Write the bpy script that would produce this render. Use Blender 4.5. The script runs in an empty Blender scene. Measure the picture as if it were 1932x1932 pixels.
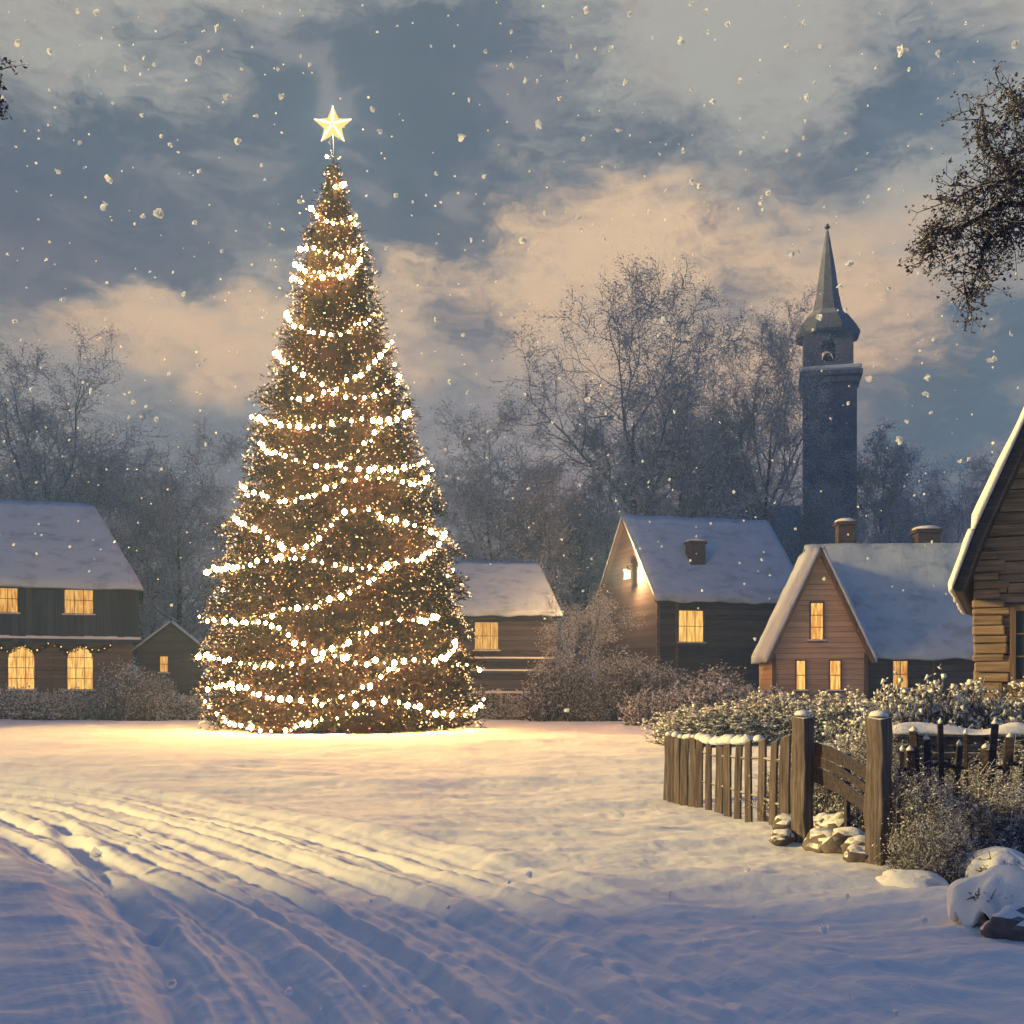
import bpy, math, random
import numpy as np
from mathutils import Vector, Matrix, noise as mnoise

R = math.radians
SC = bpy.context.scene
COL = SC.collection
rnd = random.Random(7)
F = 2072.0          # focal length in units of a 1932 px wide frame
EYE = 1.7

# ------------------------------------------------------------------ camera
cd = bpy.data.cameras.new('camera')
cam = bpy.data.objects.new('camera', cd); COL.objects.link(cam)
cam.location = (0, 0, EYE); cam.rotation_euler = (R(90), 0, 0)
cd.sensor_width = 36.0; cd.lens = 36.0 * F / 1932.0
cd.shift_y = (1290 - 966) / 1932.0
cd.clip_start = 0.1; cd.clip_end = 3000
SC.camera = cam

def P(u, v, Y):
    "a point seen at (u, v) of the 1932 px photograph, at distance Y"
    return Vector(((u - 966) / F * Y, Y, EYE - (v - 1290) / F * Y))
def PX(u, Y): return (u - 966) / F * Y
def PZ(v, Y): return EYE - (v - 1290) / F * Y

def lin(r, g, b, a=1.0):
    f = lambda c: (c / 255 / 12.92) if c / 255 <= 0.04045 else ((c / 255 + 0.055) / 1.055) ** 2.4
    return (f(r), f(g), f(b), a)

# ------------------------------------------------------------------ world sky
SUN_AZ, SUN_EL = R(-91), R(16)       # azimuth from +Y towards +X: low in the west, left of the camera
W = bpy.data.worlds.new('World'); SC.world = W; W.use_nodes = True
nt = W.node_tree; N = nt.nodes; L = nt.links; N.clear()
def nd(t, **k):
    n = N.new(t)
    for a, b in k.items(): setattr(n, a, b)
    return n
def setin(n, i, v):
    if hasattr(v, 'is_output') or isinstance(v, bpy.types.NodeSocket): L.new(v, n.inputs[i])
    else: n.inputs[i].default_value = v
def M(op, a, b=0.0, c=0.0, clamp=False):
    n = nd('ShaderNodeMath', operation=op, use_clamp=clamp)
    setin(n, 0, a); setin(n, 1, b); setin(n, 2, c)
    return n.outputs[0]
def V(op, a, b=(0, 0, 0), c=None):
    n = nd('ShaderNodeVectorMath', operation=op)
    setin(n, 0, a); setin(n, 1, b)
    if c is not None: setin(n, 2, c)
    return n.outputs['Value'] if op in ('DOT_PRODUCT', 'LENGTH') else n.outputs[0]
def mixc(f, a, b):
    n = nd('ShaderNodeMix', data_type='RGBA'); n.clamp_factor = True
    setin(n, 0, f); setin(n, 6, a); setin(n, 7, b)
    return n.outputs[2]
def smooth(x, a, b):
    n = nd('ShaderNodeMapRange', interpolation_type='SMOOTHSTEP'); n.clamp = True
    setin(n, 0, x); n.inputs[1].default_value = a; n.inputs[2].default_value = b
    n.inputs[3].default_value = 0; n.inputs[4].default_value = 1
    return n.outputs[0]
tc = nd('ShaderNodeTexCoord'); dirv = tc.outputs['Generated']
sp = nd('ShaderNodeSeparateXYZ'); L.new(dirv, sp.inputs[0])
az = M('ARCTAN2', sp.outputs[0], sp.outputs[1])
el = M('ARCSINE', sp.outputs[2])
cmb = nd('ShaderNodeCombineXYZ'); L.new(az, cmb.inputs[0]); L.new(el, cmb.inputs[1])
base = cmb.outputs[0]
def noise(scale, detail, vec, rough=0.55, dist=0.0):
    n = nd('ShaderNodeTexNoise'); n.inputs['Scale'].default_value = scale
    n.inputs['Detail'].default_value = detail; n.inputs['Roughness'].default_value = rough
    n.inputs['Distortion'].default_value = dist
    L.new(vec, n.inputs['Vector']); return n
st = V('MULTIPLY', base, (1.0, 1.7, 1.0))
n1 = noise(5.0, 3, st); n2 = noise(16.0, 6, st, .62, .4)
w1 = V('MULTIPLY', V('SUBTRACT', n1.outputs['Color'], (.5, .5, .5)), (.22, .12, 0))
w2 = V('MULTIPLY', V('SUBTRACT', n2.outputs['Color'], (.5, .5, .5)), (.13, .085, 0))
warped = V('ADD', V('ADD', base, w1), w2)
def blobs(lst):
    tot = None
    for (u, v, su, sv, wgt) in lst:
        a = math.atan((u - 966) / F); e = math.atan((1290 - v) / F * math.cos(a))
        d = V('MULTIPLY', V('SUBTRACT', warped, (a, e, 0)), (F / su, F / sv, 0))
        g = M('EXPONENT', M('MULTIPLY', V('DOT_PRODUCT', d, d), -1.0))
        tot = M('MULTIPLY', g, wgt) if tot is None else M('MULTIPLY_ADD', g, wgt, tot)
    return tot
dark = blobs([(700, 200, 150, 110, .6), (640, 120, 260, 120, .95), (860, 190, 260, 120, 1.0), (560, 290, 320, 110, .85), (230, 240, 90, 60, .8),
              (60, 330, 160, 70, .8), (300, 400, 300, 90, .75), (780, 370, 300, 70, .8), (1200, 300, 140, 60, .8),
              (950, 40, 160, 60, .6), (1520, 310, 170, 75, .75), (1740, 140, 150, 85, .95), (1700, 230, 110, 60, .5),
              (850, 590, 100, 80, .85), (330, 500, 190, 45, .7), (200, 450, 150, 50, .5), (900, 660, 80, 50, .5), (1370, 540, 130, 60, .8),
              (0, 520, 110, 90, .8), (1800, 760, 190, 150, 1.0), (1900, 620, 120, 60, .7), (1690, 760, 120, 80, .4),
              (330, 800, 260, 110, .7), (560, 900, 200, 110, .6), (880, 800, 190, 90, .5), (300, 30, 130, 35, .5),
              (-250, 300, 250, 200, .9), (2300, 300, 250, 200, .8), (1345, 420, 70, 30, .4), (1000, 1000, 1300, 110, .8)])
warm = blobs([(260, 600, 240, 60, 1.2), (480, 600, 130, 90, .6), (760, 480, 150, 60, .8), (1080, 450, 260, 70, 1.1),
              (1400, 470, 300, 80, .9), (1650, 560, 170, 110, .7), (720, 640, 130, 100, .9), (960, 580, 120, 100, .9),
              (1200, 640, 300, 120, .7), (1640, 650, 150, 90, .7), (400, 690, 260, 40, .5), (20, 440, 60, 40, .6),
              (1480, 760, 300, 100, .4)])
detail = noise(42.0, 7, V('ADD', warped, V('MULTIPLY', st, (.4, 1.2, 0))), .68, .6)
dj = M('MULTIPLY', M('SUBTRACT', detail.outputs['Fac'], .5), 1.0)
mid = noise(11.0, 5, V('ADD', st, (3.3, 1.7, 0)), .6, .5)
dm = M('SUBTRACT', mid.outputs['Fac'], .5)
darkf = smooth(M('ADD', dark, M('ADD', M('MULTIPLY', dj, 1.5), M('MULTIPLY', dm, 1.5))), -.1, 1.2)
warmf = smooth(M('ADD', warm, M('ADD', dj, M('MULTIPLY', dm, 1.3))), -.1, 1.25)
hue = noise(2.6, 2, st)
# sky colours (radiance) by height
hi = smooth(el, R(9), R(25))
sky_up = lin(192, 184, 176); sky_lo = lin(208, 180, 170)
cl_up = lin(92, 98, 122); cl_lo = lin(138, 120, 138)
skyc = mixc(hi, sky_lo, sky_up)
skyc = mixc(warmf, skyc, mixc(smooth(el, R(6), R(22)), (1.38, .76, .42, 1), (1.10, .72, .43, 1)))
cloudc = mixc(smooth(M('ADD', el, M('MULTIPLY', M('SUBTRACT', hue.outputs['Fac'], .5), .35)), R(10), R(26)), cl_lo, cl_up)
cloudc = mixc(smooth(dm, .02, .16), cloudc, lin(146, 138, 148))
cloudc = mixc(smooth(az, R(13), R(22)), cloudc, lin(94, 110, 136))
cloudc = mixc(M('MULTIPLY', smooth(dm, .03, -.12), .6), cloudc, lin(76, 86, 112))
cloudc = mixc(M('MULTIPLY', detail.outputs['Fac'], .35), cloudc, lin(80, 95, 120))
skyc = mixc(M('MULTIPLY', darkf, .93), skyc, cloudc)
# low horizon: blue mist; overhead and to the east the dusk has already gone blue
skyc = mixc(smooth(el, R(7), R(-2)), skyc, lin(112, 122, 150))
zen = noise(3.0, 4, dirv)
duskc = mixc(zen.outputs['Fac'], (.010, .062, .265, 1), (.018, .090, .31, 1))
over = smooth(el, R(33), R(52))
side = smooth(M('ABSOLUTE', az), R(40), R(85))
skyc = mixc(M('MAXIMUM', over, M('MULTIPLY', side, .9)), skyc, duskc)
bg = nd('ShaderNodeBackground'); L.new(skyc, bg.inputs[0]); bg.inputs[1].default_value = .39
wo = nd('ShaderNodeOutputWorld'); L.new(bg.outputs[0], wo.inputs[0])

# ------------------------------------------------------------------ sun, exposure
sl = bpy.data.lights.new('sun', 'SUN'); sl.energy = 5.0; sl.angle = R(7); sl.color = (1.0, .68, .19)
so = bpy.data.objects.new('sun', sl); COL.objects.link(so)
sd = Vector((math.sin(SUN_AZ) * math.cos(SUN_EL), math.cos(SUN_AZ) * math.cos(SUN_EL), math.sin(SUN_EL)))
so.rotation_euler = sd.to_track_quat('Z', 'Y').to_euler(); so.location = sd * 60
SC.view_settings.view_transform = 'Standard'; SC.view_settings.look = 'None'
SC.view_settings.exposure = 1.35; SC.view_settings.gamma = 1
cy = SC.cycles
cy.use_denoising = True; cy.max_bounces = 5; cy.diffuse_bounces = 3; cy.glossy_bounces = 1
cy.transmission_bounces = 2; cy.volume_bounces = 0; cy.sample_clamp_indirect = 3; cy.sample_clamp_direct = 0
cy.caustics_reflective = False; cy.caustics_refractive = False
cy.use_adaptive_sampling = True; cy.adaptive_threshold = .02
BULB_POWER = 120.0

# ------------------------------------------------------------------ materials
def mat(name):
    m = bpy.data.materials.new(name); m.use_nodes = True
    return m
def principled(m, color, rough=.8, spec=.2):
    b = m.node_tree.nodes['Principled BSDF']
    b.inputs['Base Color'].default_value = color; b.inputs['Roughness'].default_value = rough
    b.inputs['Specular IOR Level'].default_value = spec
    return b
class NB:
    def __init__(s, m): s.t = m.node_tree; s.n = s.t.nodes; s.l = s.t.links
    def new(s, t, ins={}, **k):
        n = s.n.new(t)
        for a, b in k.items(): setattr(n, a, b)
        for i, v in ins.items():
            if isinstance(v, bpy.types.NodeSocket): s.l.new(v, n.inputs[i])
            else: n.inputs[i].default_value = v
        return n
    def noise(s, vec, scale, detail=4, rough=.6):
        n = s.new('ShaderNodeTexNoise', {'Vector': vec, 'Scale': scale, 'Detail': detail, 'Roughness': rough})
        return n.outputs['Fac']
    def mapping(s, vec, scale):
        return s.new('ShaderNodeMapping', {'Vector': vec, 'Scale': scale}).outputs[0]
    def ramp(s, fac, stops):
        r = s.new('ShaderNodeValToRGB', {0: fac}); e = r.color_ramp.elements
        while len(e) < len(stops): e.new(.5)
        for i, (p, c) in enumerate(stops): e[i].position = p; e[i].color = c
        return r.outputs[0]
    def mix(s, f, a, b):
        n = s.new('ShaderNodeMix', data_type='RGBA')
        for i, v in ((0, f), (6, a), (7, b)):
            if isinstance(v, bpy.types.NodeSocket): s.l.new(v, n.inputs[i])
            else: n.inputs[i].default_value = v
        return n.outputs[2]
    def math(s, op, a, b=0.0):
        return s.new('ShaderNodeMath', {0: a, 1: b}, operation=op).outputs[0]
    def bump(s, h, strength, dist, prev=None):
        ins = {'Height': h, 'Strength': strength, 'Distance': dist}
        if prev is not None: ins['Normal'] = prev
        return s.new('ShaderNodeBump', ins).outputs[0]
    def upness(s, a, b):
        g = s.new('ShaderNodeNewGeometry')
        z = s.new('ShaderNodeSeparateXYZ', {0: g.outputs['True Normal']}).outputs[2]
        return s.new('ShaderNodeMapRange', {0: z, 1: a, 2: b, 3: 0.0, 4: 1.0}).outputs[0]

SNOW = (.80, .82, .87, 1)
def snow_mat(name, bumps=((2.0, .5, .08), (14.0, .4, .02), (70, .3, .005)), stretch=(1, 1, 1), col=SNOW):
    m = mat(name); b = principled(m, col, .75, .15); nb = NB(m)
    t = nb.new('ShaderNodeTexCoord').outputs['Object']; v = nb.mapping(t, stretch)
    prev = None
    for sc, stg, d in bumps: prev = nb.bump(nb.noise(v, sc, 5), stg, d, prev)
    nb.l.new(prev, b.inputs['Normal'])
    n = nb.noise(v, 1.3, 5)
    nb.l.new(nb.mix(n, tuple(c * .93 for c in col[:3]) + (1,), tuple(min(1, c * 1.05) for c in col[:3]) + (1,)), b.inputs['Base Color'])
    return m
def wood_mat(name, c1, c2, c3, along='x', scale=1.0, rough=.85, snow=None, bump=.02, planks=None):
    """weathered timber: long grain streaks, knots of darker tone, optional thin snow on upward faces, optional board joints every `planks` metres in z"""
    m = mat(name); b = principled(m, c1, rough, .15); nb = NB(m)
    t = nb.new('ShaderNodeTexCoord').outputs['Object']
    s = {'x': (.35, 6, 6), 'y': (6, .35, 6), 'z': (6, 6, .35)}[along]
    v = nb.mapping(t, tuple(a * scale for a in s))
    g = nb.noise(v, 2.0, 6, .65); g2 = nb.noise(nb.mapping(t, (scale,) * 3), .9, 4)
    col = nb.ramp(g, [(.3, c2), (.52, c1), (.72, c3)])
    col = nb.mix(nb.math('MULTIPLY', g2, .6), col, c2)
    nrm = nb.bump(g, .8, bump)
    if planks:
        z = nb.new('ShaderNodeSeparateXYZ', {0: t}).outputs[{'z': 2, 'x': 0}[planks[1]]]
        j = nb.noise(nb.mapping(t, (.8, .8, .8)), 1.2, 2)
        zz = nb.math('ADD', nb.math('MULTIPLY', z, 1.0 / planks[0]), nb.math('MULTIPLY', j, .35))
        fr = nb.math('FRACT', zz)
        nrm = nb.bump(fr, .9, planks[0] * .22, nrm)
        seam = nb.new('ShaderNodeMapRange', {0: fr, 1: 0.0, 2: .10, 3: 1.0, 4: 0.0}).outputs[0]
        fl = nb.math('FLOOR', zz)
        wn = nb.new('ShaderNodeTexWhiteNoise', {'W': fl}, noise_dimensions='1D').outputs[0]
        col = nb.mix(nb.math('MULTIPLY', wn, .45), col, c3)
        col = nb.mix(nb.math('MULTIPLY', seam, .85), col, (.012, .012, .015, 1))
    if snow:
        up = nb.upness(snow[0], snow[1])
        br = nb.noise(t, snow[2] if len(snow) > 2 else 6.0, 4)
        f = nb.math('MULTIPLY', up, nb.new('ShaderNodeMapRange', {0: br, 1: .3, 2: .5, 3: .0, 4: 1.0}).outputs[0])
        col = nb.mix(f, col, SNOW)
    nb.l.new(col, b.inputs['Base Color']); nb.l.new(nrm, b.inputs['Normal'])
    return m
def window_mat(name, c1, c2, strength):
    m = mat(name); nb = NB(m); b = nb.n['Principled BSDF']
    t = nb.new('ShaderNodeTexCoord').outputs['Object']
    n = nb.noise(nb.mapping(t, (9, 9, .8)), 1.5, 4); n2 = nb.noise(t, 1.7, 3)
    c = nb.mix(nb.new('ShaderNodeMapRange', {0: n, 1: .40, 2: .56, 3: 0.0, 4: 1.0}).outputs[0], c2, c1)
    c = nb.mix(nb.math('MULTIPLY', n2, .7), c, c2)
    nb.l.new(c, b.inputs['Emission Color']); b.inputs['Emission Strength'].default_value = strength
    b.inputs['Base Color'].default_value = (.05, .04, .03, 1); b.inputs['Roughness'].default_value = .25
    return m
def emis(name, col, s, sampling=None):
    m = mat(name); nb = NB(m); nb.n.remove(nb.n['Principled BSDF'])
    e = nb.new('ShaderNodeEmission', {0: col, 1: s})
    nb.l.new(e.outputs[0], nb.n['Material Output'].inputs[0])
    if sampling: m.cycles.emission_sampling = sampling
    return m

m_ground = snow_mat('snow_ground', ((1.6, .4, .06), (7.0, .5, .03), (30, .45, .008), (140, .3, .003)), (.6, 1.1, 1))
m_snow = snow_mat('snow_cover')
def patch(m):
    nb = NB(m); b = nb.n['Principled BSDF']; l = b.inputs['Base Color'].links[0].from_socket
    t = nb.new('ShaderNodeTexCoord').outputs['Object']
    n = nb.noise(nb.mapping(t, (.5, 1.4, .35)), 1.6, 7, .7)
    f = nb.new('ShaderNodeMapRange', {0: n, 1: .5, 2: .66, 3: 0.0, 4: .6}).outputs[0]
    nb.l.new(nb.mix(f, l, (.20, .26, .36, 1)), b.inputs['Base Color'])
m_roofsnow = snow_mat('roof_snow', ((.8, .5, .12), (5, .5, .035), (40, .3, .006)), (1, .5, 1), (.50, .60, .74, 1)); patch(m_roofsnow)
m_frost = snow_mat('frost', ((60, .3, .003),), (1, 1, 1), (.84, .88, .95, 1))
m_dark = wood_mat('dark_timber', lin(78, 72, 84), lin(46, 45, 60), lin(112, 104, 112), 'x', planks=(.28, 'z'))
m_darkv = wood_mat('dark_boards', lin(66, 66, 88), lin(42, 44, 64), lin(96, 94, 116), 'z', planks=(.34, 'x'))
m_brown = wood_mat('brown_clapboard', lin(118, 100, 96), lin(78, 68, 74), lin(150, 128, 118), 'x', planks=(.2, 'z'))
m_pale = wood_mat('pale_clapboard', lin(196, 166, 142), lin(150, 124, 110), lin(220, 192, 164), 'x', planks=(.21, 'z'))
m_log = wood_mat('log_timber', lin(164, 142, 122), lin(98, 84, 78), lin(204, 180, 154), 'x', 1.4, bump=.03)
m_trim = wood_mat('trim_wood', lin(120, 100, 92), lin(80, 68, 68), lin(160, 138, 124), 'z', snow=(.5, .9))
m_fence = wood_mat('fence_wood', lin(118, 108, 108), lin(62, 58, 66), lin(156, 144, 140), 'z', 3.0, snow=(.55, .9, 3), bump=.012)
m_gate = wood_mat('gate_wood', lin(72, 66, 76), lin(40, 40, 52), lin(104, 94, 98), 'x', 3.0, snow=(.6, .95, 5), bump=.012)
m_bark = wood_mat('bark', lin(74, 72, 92), lin(44, 46, 66), lin(104, 98, 112), 'z', 2.0, snow=(.15, .7, 2.5), bump=.02)
m_twig = wood_mat('snowy_twigs', lin(124, 132, 158), lin(92, 102, 134), lin(158, 160, 178), 'z', 2.0, snow=(.05, .6, 1.2), bump=.0)
m_bushtwig = wood_mat('bush_twigs', lin(92, 88, 100), lin(56, 56, 72), lin(132, 122, 126), 'z', 3.0, snow=(.1, .6, 4), bump=.0)
m_leafd = wood_mat('withered_leaves', lin(70, 68, 92), lin(44, 46, 70), lin(126, 112, 120), 'z', 3.0, snow=(.3, .8, 5), bump=0)
def stone_mat(name, c1, c2, snow=(.45, .7, 2.5)):
    m = mat(name); b = principled(m, c1, .85, .2); nb = NB(m)
    t = nb.new('ShaderNodeTexCoord').outputs['Object']
    n = nb.noise(t, 3, 7, .65); col = nb.ramp(n, [(.35, c2), (.65, c1)])
    up = nb.upness(snow[0], snow[1]); br = nb.noise(t, snow[2], 4)
    f = nb.math('MULTIPLY', up, nb.new('ShaderNodeMapRange', {0: br, 1: .28, 2: .45, 3: 0.0, 4: 1.0}).outputs[0])
    nb.l.new(nb.mix(f, col, SNOW), b.inputs['Base Color']); nb.l.new(nb.bump(n, .8, .05), b.inputs['Normal'])
    return m
m_stone = stone_mat('grey_stone', lin(120, 112, 112), lin(66, 64, 76))
m_tower = stone_mat('tower_stone', lin(122, 124, 150), lin(84, 90, 120), (.7, .9, 1))
m_brick = mat('chimney_brick'); _b = principled(m_brick, lin(100, 90, 94), .9, .1); _nb = NB(m_brick)
_t = _nb.new('ShaderNodeTexCoord').outputs['Object']
_br = _nb.new('ShaderNodeTexBrick', {'Vector': _nb.new('ShaderNodeMapping', {'Vector': _t, 'Rotation': (R(90), 0, 0)}).outputs[0], 'Color1': lin(108, 92, 94), 'Color2': lin(80, 72, 82), 'Mortar': lin(70, 68, 80), 'Scale': 4.0, 'Mortar Size': .03})
_nb.l.new(_br.outputs[0], _b.inputs['Base Color'])
m_fir = mat('fir_needles'); _b = principled(m_fir, (.04, .05, .025, 1), .7, .2); _nb = NB(m_fir)
_t = _nb.new('ShaderNodeTexCoord').outputs['Object']
_n = _nb.noise(_t, .9, 5); _n2 = _nb.noise(_t, 9, 3)
_c = _nb.ramp(_n, [(.38, (.018, .006, .006, 1)), (.5, (.007, .005, .006, 1)), (.66, (.003, .006, .005, 1))])
_nb.l.new(_nb.mix(_nb.new('ShaderNodeMapRange', {0: _n2, 1: .55, 2: .75, 3: 0.0, 4: .6}).outputs[0], _c, (.05, .022, .014, 1)), _b.inputs['Base Color'])
m_win = window_mat('lit_window', lin(255, 200, 100), lin(176, 108, 44), .50)
m_win2 = window_mat('lit_window_bright', lin(255, 216, 118), lin(200, 128, 54), .60)
m_bulb = emis('bulb_glow', (1.0, .46, .12, 1), BULB_POWER)
m_fairy = emis('fairy_glow', (1.0, .52, .20, 1), 1.25, 'NONE')
m_fairyb = emis('fairy_glow_gold', (1.0, .56, .19, 1), 2.0, 'NONE')
m_fairyw = emis('fairy_glow_cool', (1.0, .82, .6, 1), 1.3, 'NONE')
m_star = emis('star_glow', (1.0, .60, .17, 1), .6)
m_starhot = emis('star_tube_glow', (1.0, .80, .42, 1), 1.3)
m_wire = mat('wire'); principled(m_wire, (.02, .03, .02, 1), .6)
m_black = mat('dark_opening'); principled(m_black, (.012, .012, .018, 1), .9)
m_iron = mat('black_iron'); principled(m_iron, (.02, .02, .025, 1), .5, .5)
m_bronze = mat('bell_bronze'); principled(m_bronze, (.10, .07, .04, 1), .4, .5)
m_glassD = mat('dark_glass'); principled(m_glassD, (.03, .035, .05, 1), .15, .5)

# ------------------------------------------------------------------ mesh helpers
def mesh_obj(name, verts, faces, m, parent=None, smooth=False, mats=None, midx=None):
    me = bpy.data.meshes.new(name)
    verts = np.asarray(verts, dtype=np.float32)
    if isinstance(faces, np.ndarray):
        k = faces.shape[1]; nf = faces.shape[0]
        me.vertices.add(len(verts)); me.vertices.foreach_set('co', verts.ravel())
        me.loops.add(nf * k); me.loops.foreach_set('vertex_index', faces.astype(np.int32).ravel())
        me.polygons.add(nf); me.polygons.foreach_set('loop_start', np.arange(0, nf * k, k, dtype=np.int32))
        me.polygons.foreach_set('loop_total', np.full(nf, k, dtype=np.int32))
        me.update(calc_edges=True)
    else:
        me.from_pydata([tuple(map(float, v)) for v in verts], [], faces); me.update()
    for mm in (mats or [m]): me.materials.append(mm)
    if midx is not None: me.polygons.foreach_set('material_index', np.asarray(midx, dtype=np.int32))
    if smooth: me.polygons.foreach_set('use_smooth', np.ones(len(me.polygons), dtype=bool))
    o = bpy.data.objects.new(name, me); COL.objects.link(o)
    if parent is not None: o.parent = parent
    return o
def thing(name, label, cat, loc=(0, 0, 0), rz=0.0, group=None):
    o = bpy.data.objects.new(name, None); COL.objects.link(o); o.empty_display_size = .3
    o.location = loc; o.rotation_euler = (0, 0, rz)
    return tag(o, label, cat, group)
def tag(o, label, cat, group=None, kind=None):
    if label: o['label'] = label
    if cat: o['category'] = cat
    if group: o['group'] = group
    if kind: o['kind'] = kind
    return o
class MB:
    "collects shapes for one mesh"
    def __init__(s): s.v = []; s.f = []
    def add(s, vs, fs):
        b = len(s.v); s.v += [tuple(v) for v in vs]; s.f += [tuple(b + i for i in f) for f in fs]; return s
    def box(s, x0, x1, y0, y1, z0, z1, mtx=None, jit=0):
        vs = [Vector((x, y, z)) for z in (z0, z1) for x, y in ((x0, y0), (x1, y0), (x1, y1), (x0, y1))]
        if jit: vs = [v + Vector((rnd.uniform(-jit, jit), rnd.uniform(-jit, jit), rnd.uniform(-jit, jit))) for v in vs]
        if mtx is not None: vs = [mtx @ v for v in vs]
        return s.add(vs, [(0, 3, 2, 1), (4, 5, 6, 7), (0, 1, 5, 4), (1, 2, 6, 5), (2, 3, 7, 6), (3, 0, 4, 7)])
    def prism(s, pts, ext):
        "closed polygon pts (3-D, planar) extruded by vector ext"
        n = len(pts); e = Vector(ext); p = [Vector(q) for q in pts]
        return s.add(p + [q + e for q in p], [tuple(range(n))[::-1], tuple(range(n, 2 * n))] + [(i, (i + 1) % n, n + (i + 1) % n, n + i) for i in range(n)])
    def tube(s, pts, rads, sides=8, cap=True):
        pts = [Vector(p) for p in pts]; rings = []
        for i, p in enumerate(pts):
            d = (pts[min(i + 1, len(pts) - 1)] - pts[max(i - 1, 0)]).normalized()
            a = d.orthogonal().normalized() if abs(d.z) < .99 else Vector((1, 0, 0)); 
            if abs(d.z) < .99: a = d.cross(Vector((0, 0, 1))).normalized()
            b = d.cross(a)
            rings.append([p + (a * math.cos(t) + b * math.sin(t)) * rads[i] for t in [2 * math.pi * k / sides for k in range(sides)]])
        vs = [v for r in rings for v in r]; fs = []
        for i in range(len(pts) - 1):
            for k in range(sides):
                fs.append((i * sides + k, i * sides + (k + 1) % sides, (i + 1) * sides + (k + 1) % sides, (i + 1) * sides + k))
        if cap: fs += [tuple(range(sides))[::-1], tuple(range((len(pts) - 1) * sides, len(pts) * sides))]
        return s.add(vs, fs)
    def lathe(s, prof, c=(0, 0, 0), sides=12, rot=0.0):
        "prof: list of (r, z)"
        c = Vector(c)
        vs = [c + Vector((r * math.cos(rot + 2 * math.pi * k / sides), r * math.sin(rot + 2 * math.pi * k / sides), z)) for r, z in prof for k in range(sides)]
        fs = [(i * sides + k, i * sides + (k + 1) % sides, (i + 1) * sides + (k + 1) % sides, (i + 1) * sides + k) for i in range(len(prof) - 1) for k in range(sides)]
        fs += [tuple(range(sides))[::-1], tuple(range((len(prof) - 1) * sides, len(prof) * sides))]
        return s.add(vs, fs)
    def build(s, name, m, parent=None, smooth=False, bevel=0, bseg=1):
        o = mesh_obj(name, s.v, s.f, m, parent, smooth)
        if bevel:
            md = o.modifiers.new('bevel', 'BEVEL'); md.width = bevel; md.segments = bseg; md.limit_method = 'ANGLE'
        return o

def tubes_np(P0, P1, R0, R1, sides=3):
    P0 = np.asarray(P0, float); P1 = np.asarray(P1, float); R0 = np.asarray(R0, float); R1 = np.asarray(R1, float)
    d = P1 - P0; d /= np.linalg.norm(d, axis=1, keepdims=True) + 1e-9
    ref = np.where(np.abs(d[:, 2:3]) < .9, np.array([[0, 0, 1.0]]), np.array([[1.0, 0, 0]]))
    a = np.cross(d, ref); a /= np.linalg.norm(a, axis=1, keepdims=True); b = np.cross(d, a)
    n = len(P0); vs = np.zeros((n, 2 * sides, 3))
    for k in range(sides):
        t = 2 * math.pi * k / sides; o = a * math.cos(t) + b * math.sin(t)
        vs[:, k] = P0 + o * R0[:, None]; vs[:, sides + k] = P1 + o * R1[:, None]
    fs = np.zeros((n, sides, 4), int)
    for k in range(sides):
        fs[:, k] = [k, (k + 1) % sides, sides + (k + 1) % sides, sides + k]
    fs += (np.arange(n) * 2 * sides)[:, None, None]
    return vs.reshape(-1, 3), fs.reshape(-1, 4)
def specks_np(C, S, rng, flat=.6):
    "little irregular tetrahedra at centres C with size S, as quads with one doubled corner avoided: triangles"
    n = len(C); q = rng.normal(size=(n, 4, 3)); q /= np.linalg.norm(q, axis=2, keepdims=True)
    q[:, :, 2] *= flat
    v = np.asarray(C)[:, None, :] + q * np.asarray(S)[:, None, None]
    f = np.array([[0, 1, 2], [0, 2, 3], [0, 3, 1], [1, 3, 2]])
    fs = f[None] + (np.arange(n) * 4)[:, None, None]
    return v.reshape(-1, 3), fs.reshape(-1, 3)

# value noise on arrays
_perm = np.random.RandomState(3).rand(256, 256)
def vn(x, y):
    xi = np.floor(x).astype(int); yi = np.floor(y).astype(int); fx = x - xi; fy = y - yi
    fx = fx * fx * (3 - 2 * fx); fy = fy * fy * (3 - 2 * fy)
    g = lambda a, b: _perm[a & 255, b & 255]
    return (g(xi, yi) * (1 - fx) + g(xi + 1, yi) * fx) * (1 - fy) + (g(xi, yi + 1) * (1 - fx) + g(xi + 1, yi + 1) * fx) * fy - .5
def fbm(x, y, o=4, r=.5):
    t = 0; a = 1
    for i in range(o): t = t + a * vn(x * 2 ** i + 13.7 * i, y * 2 ** i + 7.1 * i); a *= r
    return t

# ------------------------------------------------------------------ ground
def gp(u, v): Y = F * EYE / (v - 1290); return ((u - 966) / F * Y, Y)
TRACK = [(-60, 31), (-30, 24.5), (-15, 20)] + [gp(*q) for q in [(0, 1500), (200, 1545), (420, 1615), (640, 1705), (850, 1815), (1030, 1932)]] + [(.95, 4.0), (2.0, 2.0), (4.5, -2), (9, -9)]
def smooth_poly(p, n=12):
    out = []
    for i in range(len(p) - 1):
        a, b, c, d = [np.array(p[max(0, min(len(p) - 1, j))], float) for j in (i - 1, i, i + 1, i + 2)]
        for k in range(n):
            t = k / n
            out.append(.5 * ((2 * b) + (-a + c) * t + (2 * a - 5 * b + 4 * c - d) * t * t + (-a + 3 * b - 3 * c + d) * t ** 3))
    out.append(np.array(p[-1], float)); return np.array(out)
TP = smooth_poly(TRACK)
TL = np.concatenate([[0], np.cumsum(np.linalg.norm(np.diff(TP, axis=0), axis=1))])
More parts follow.
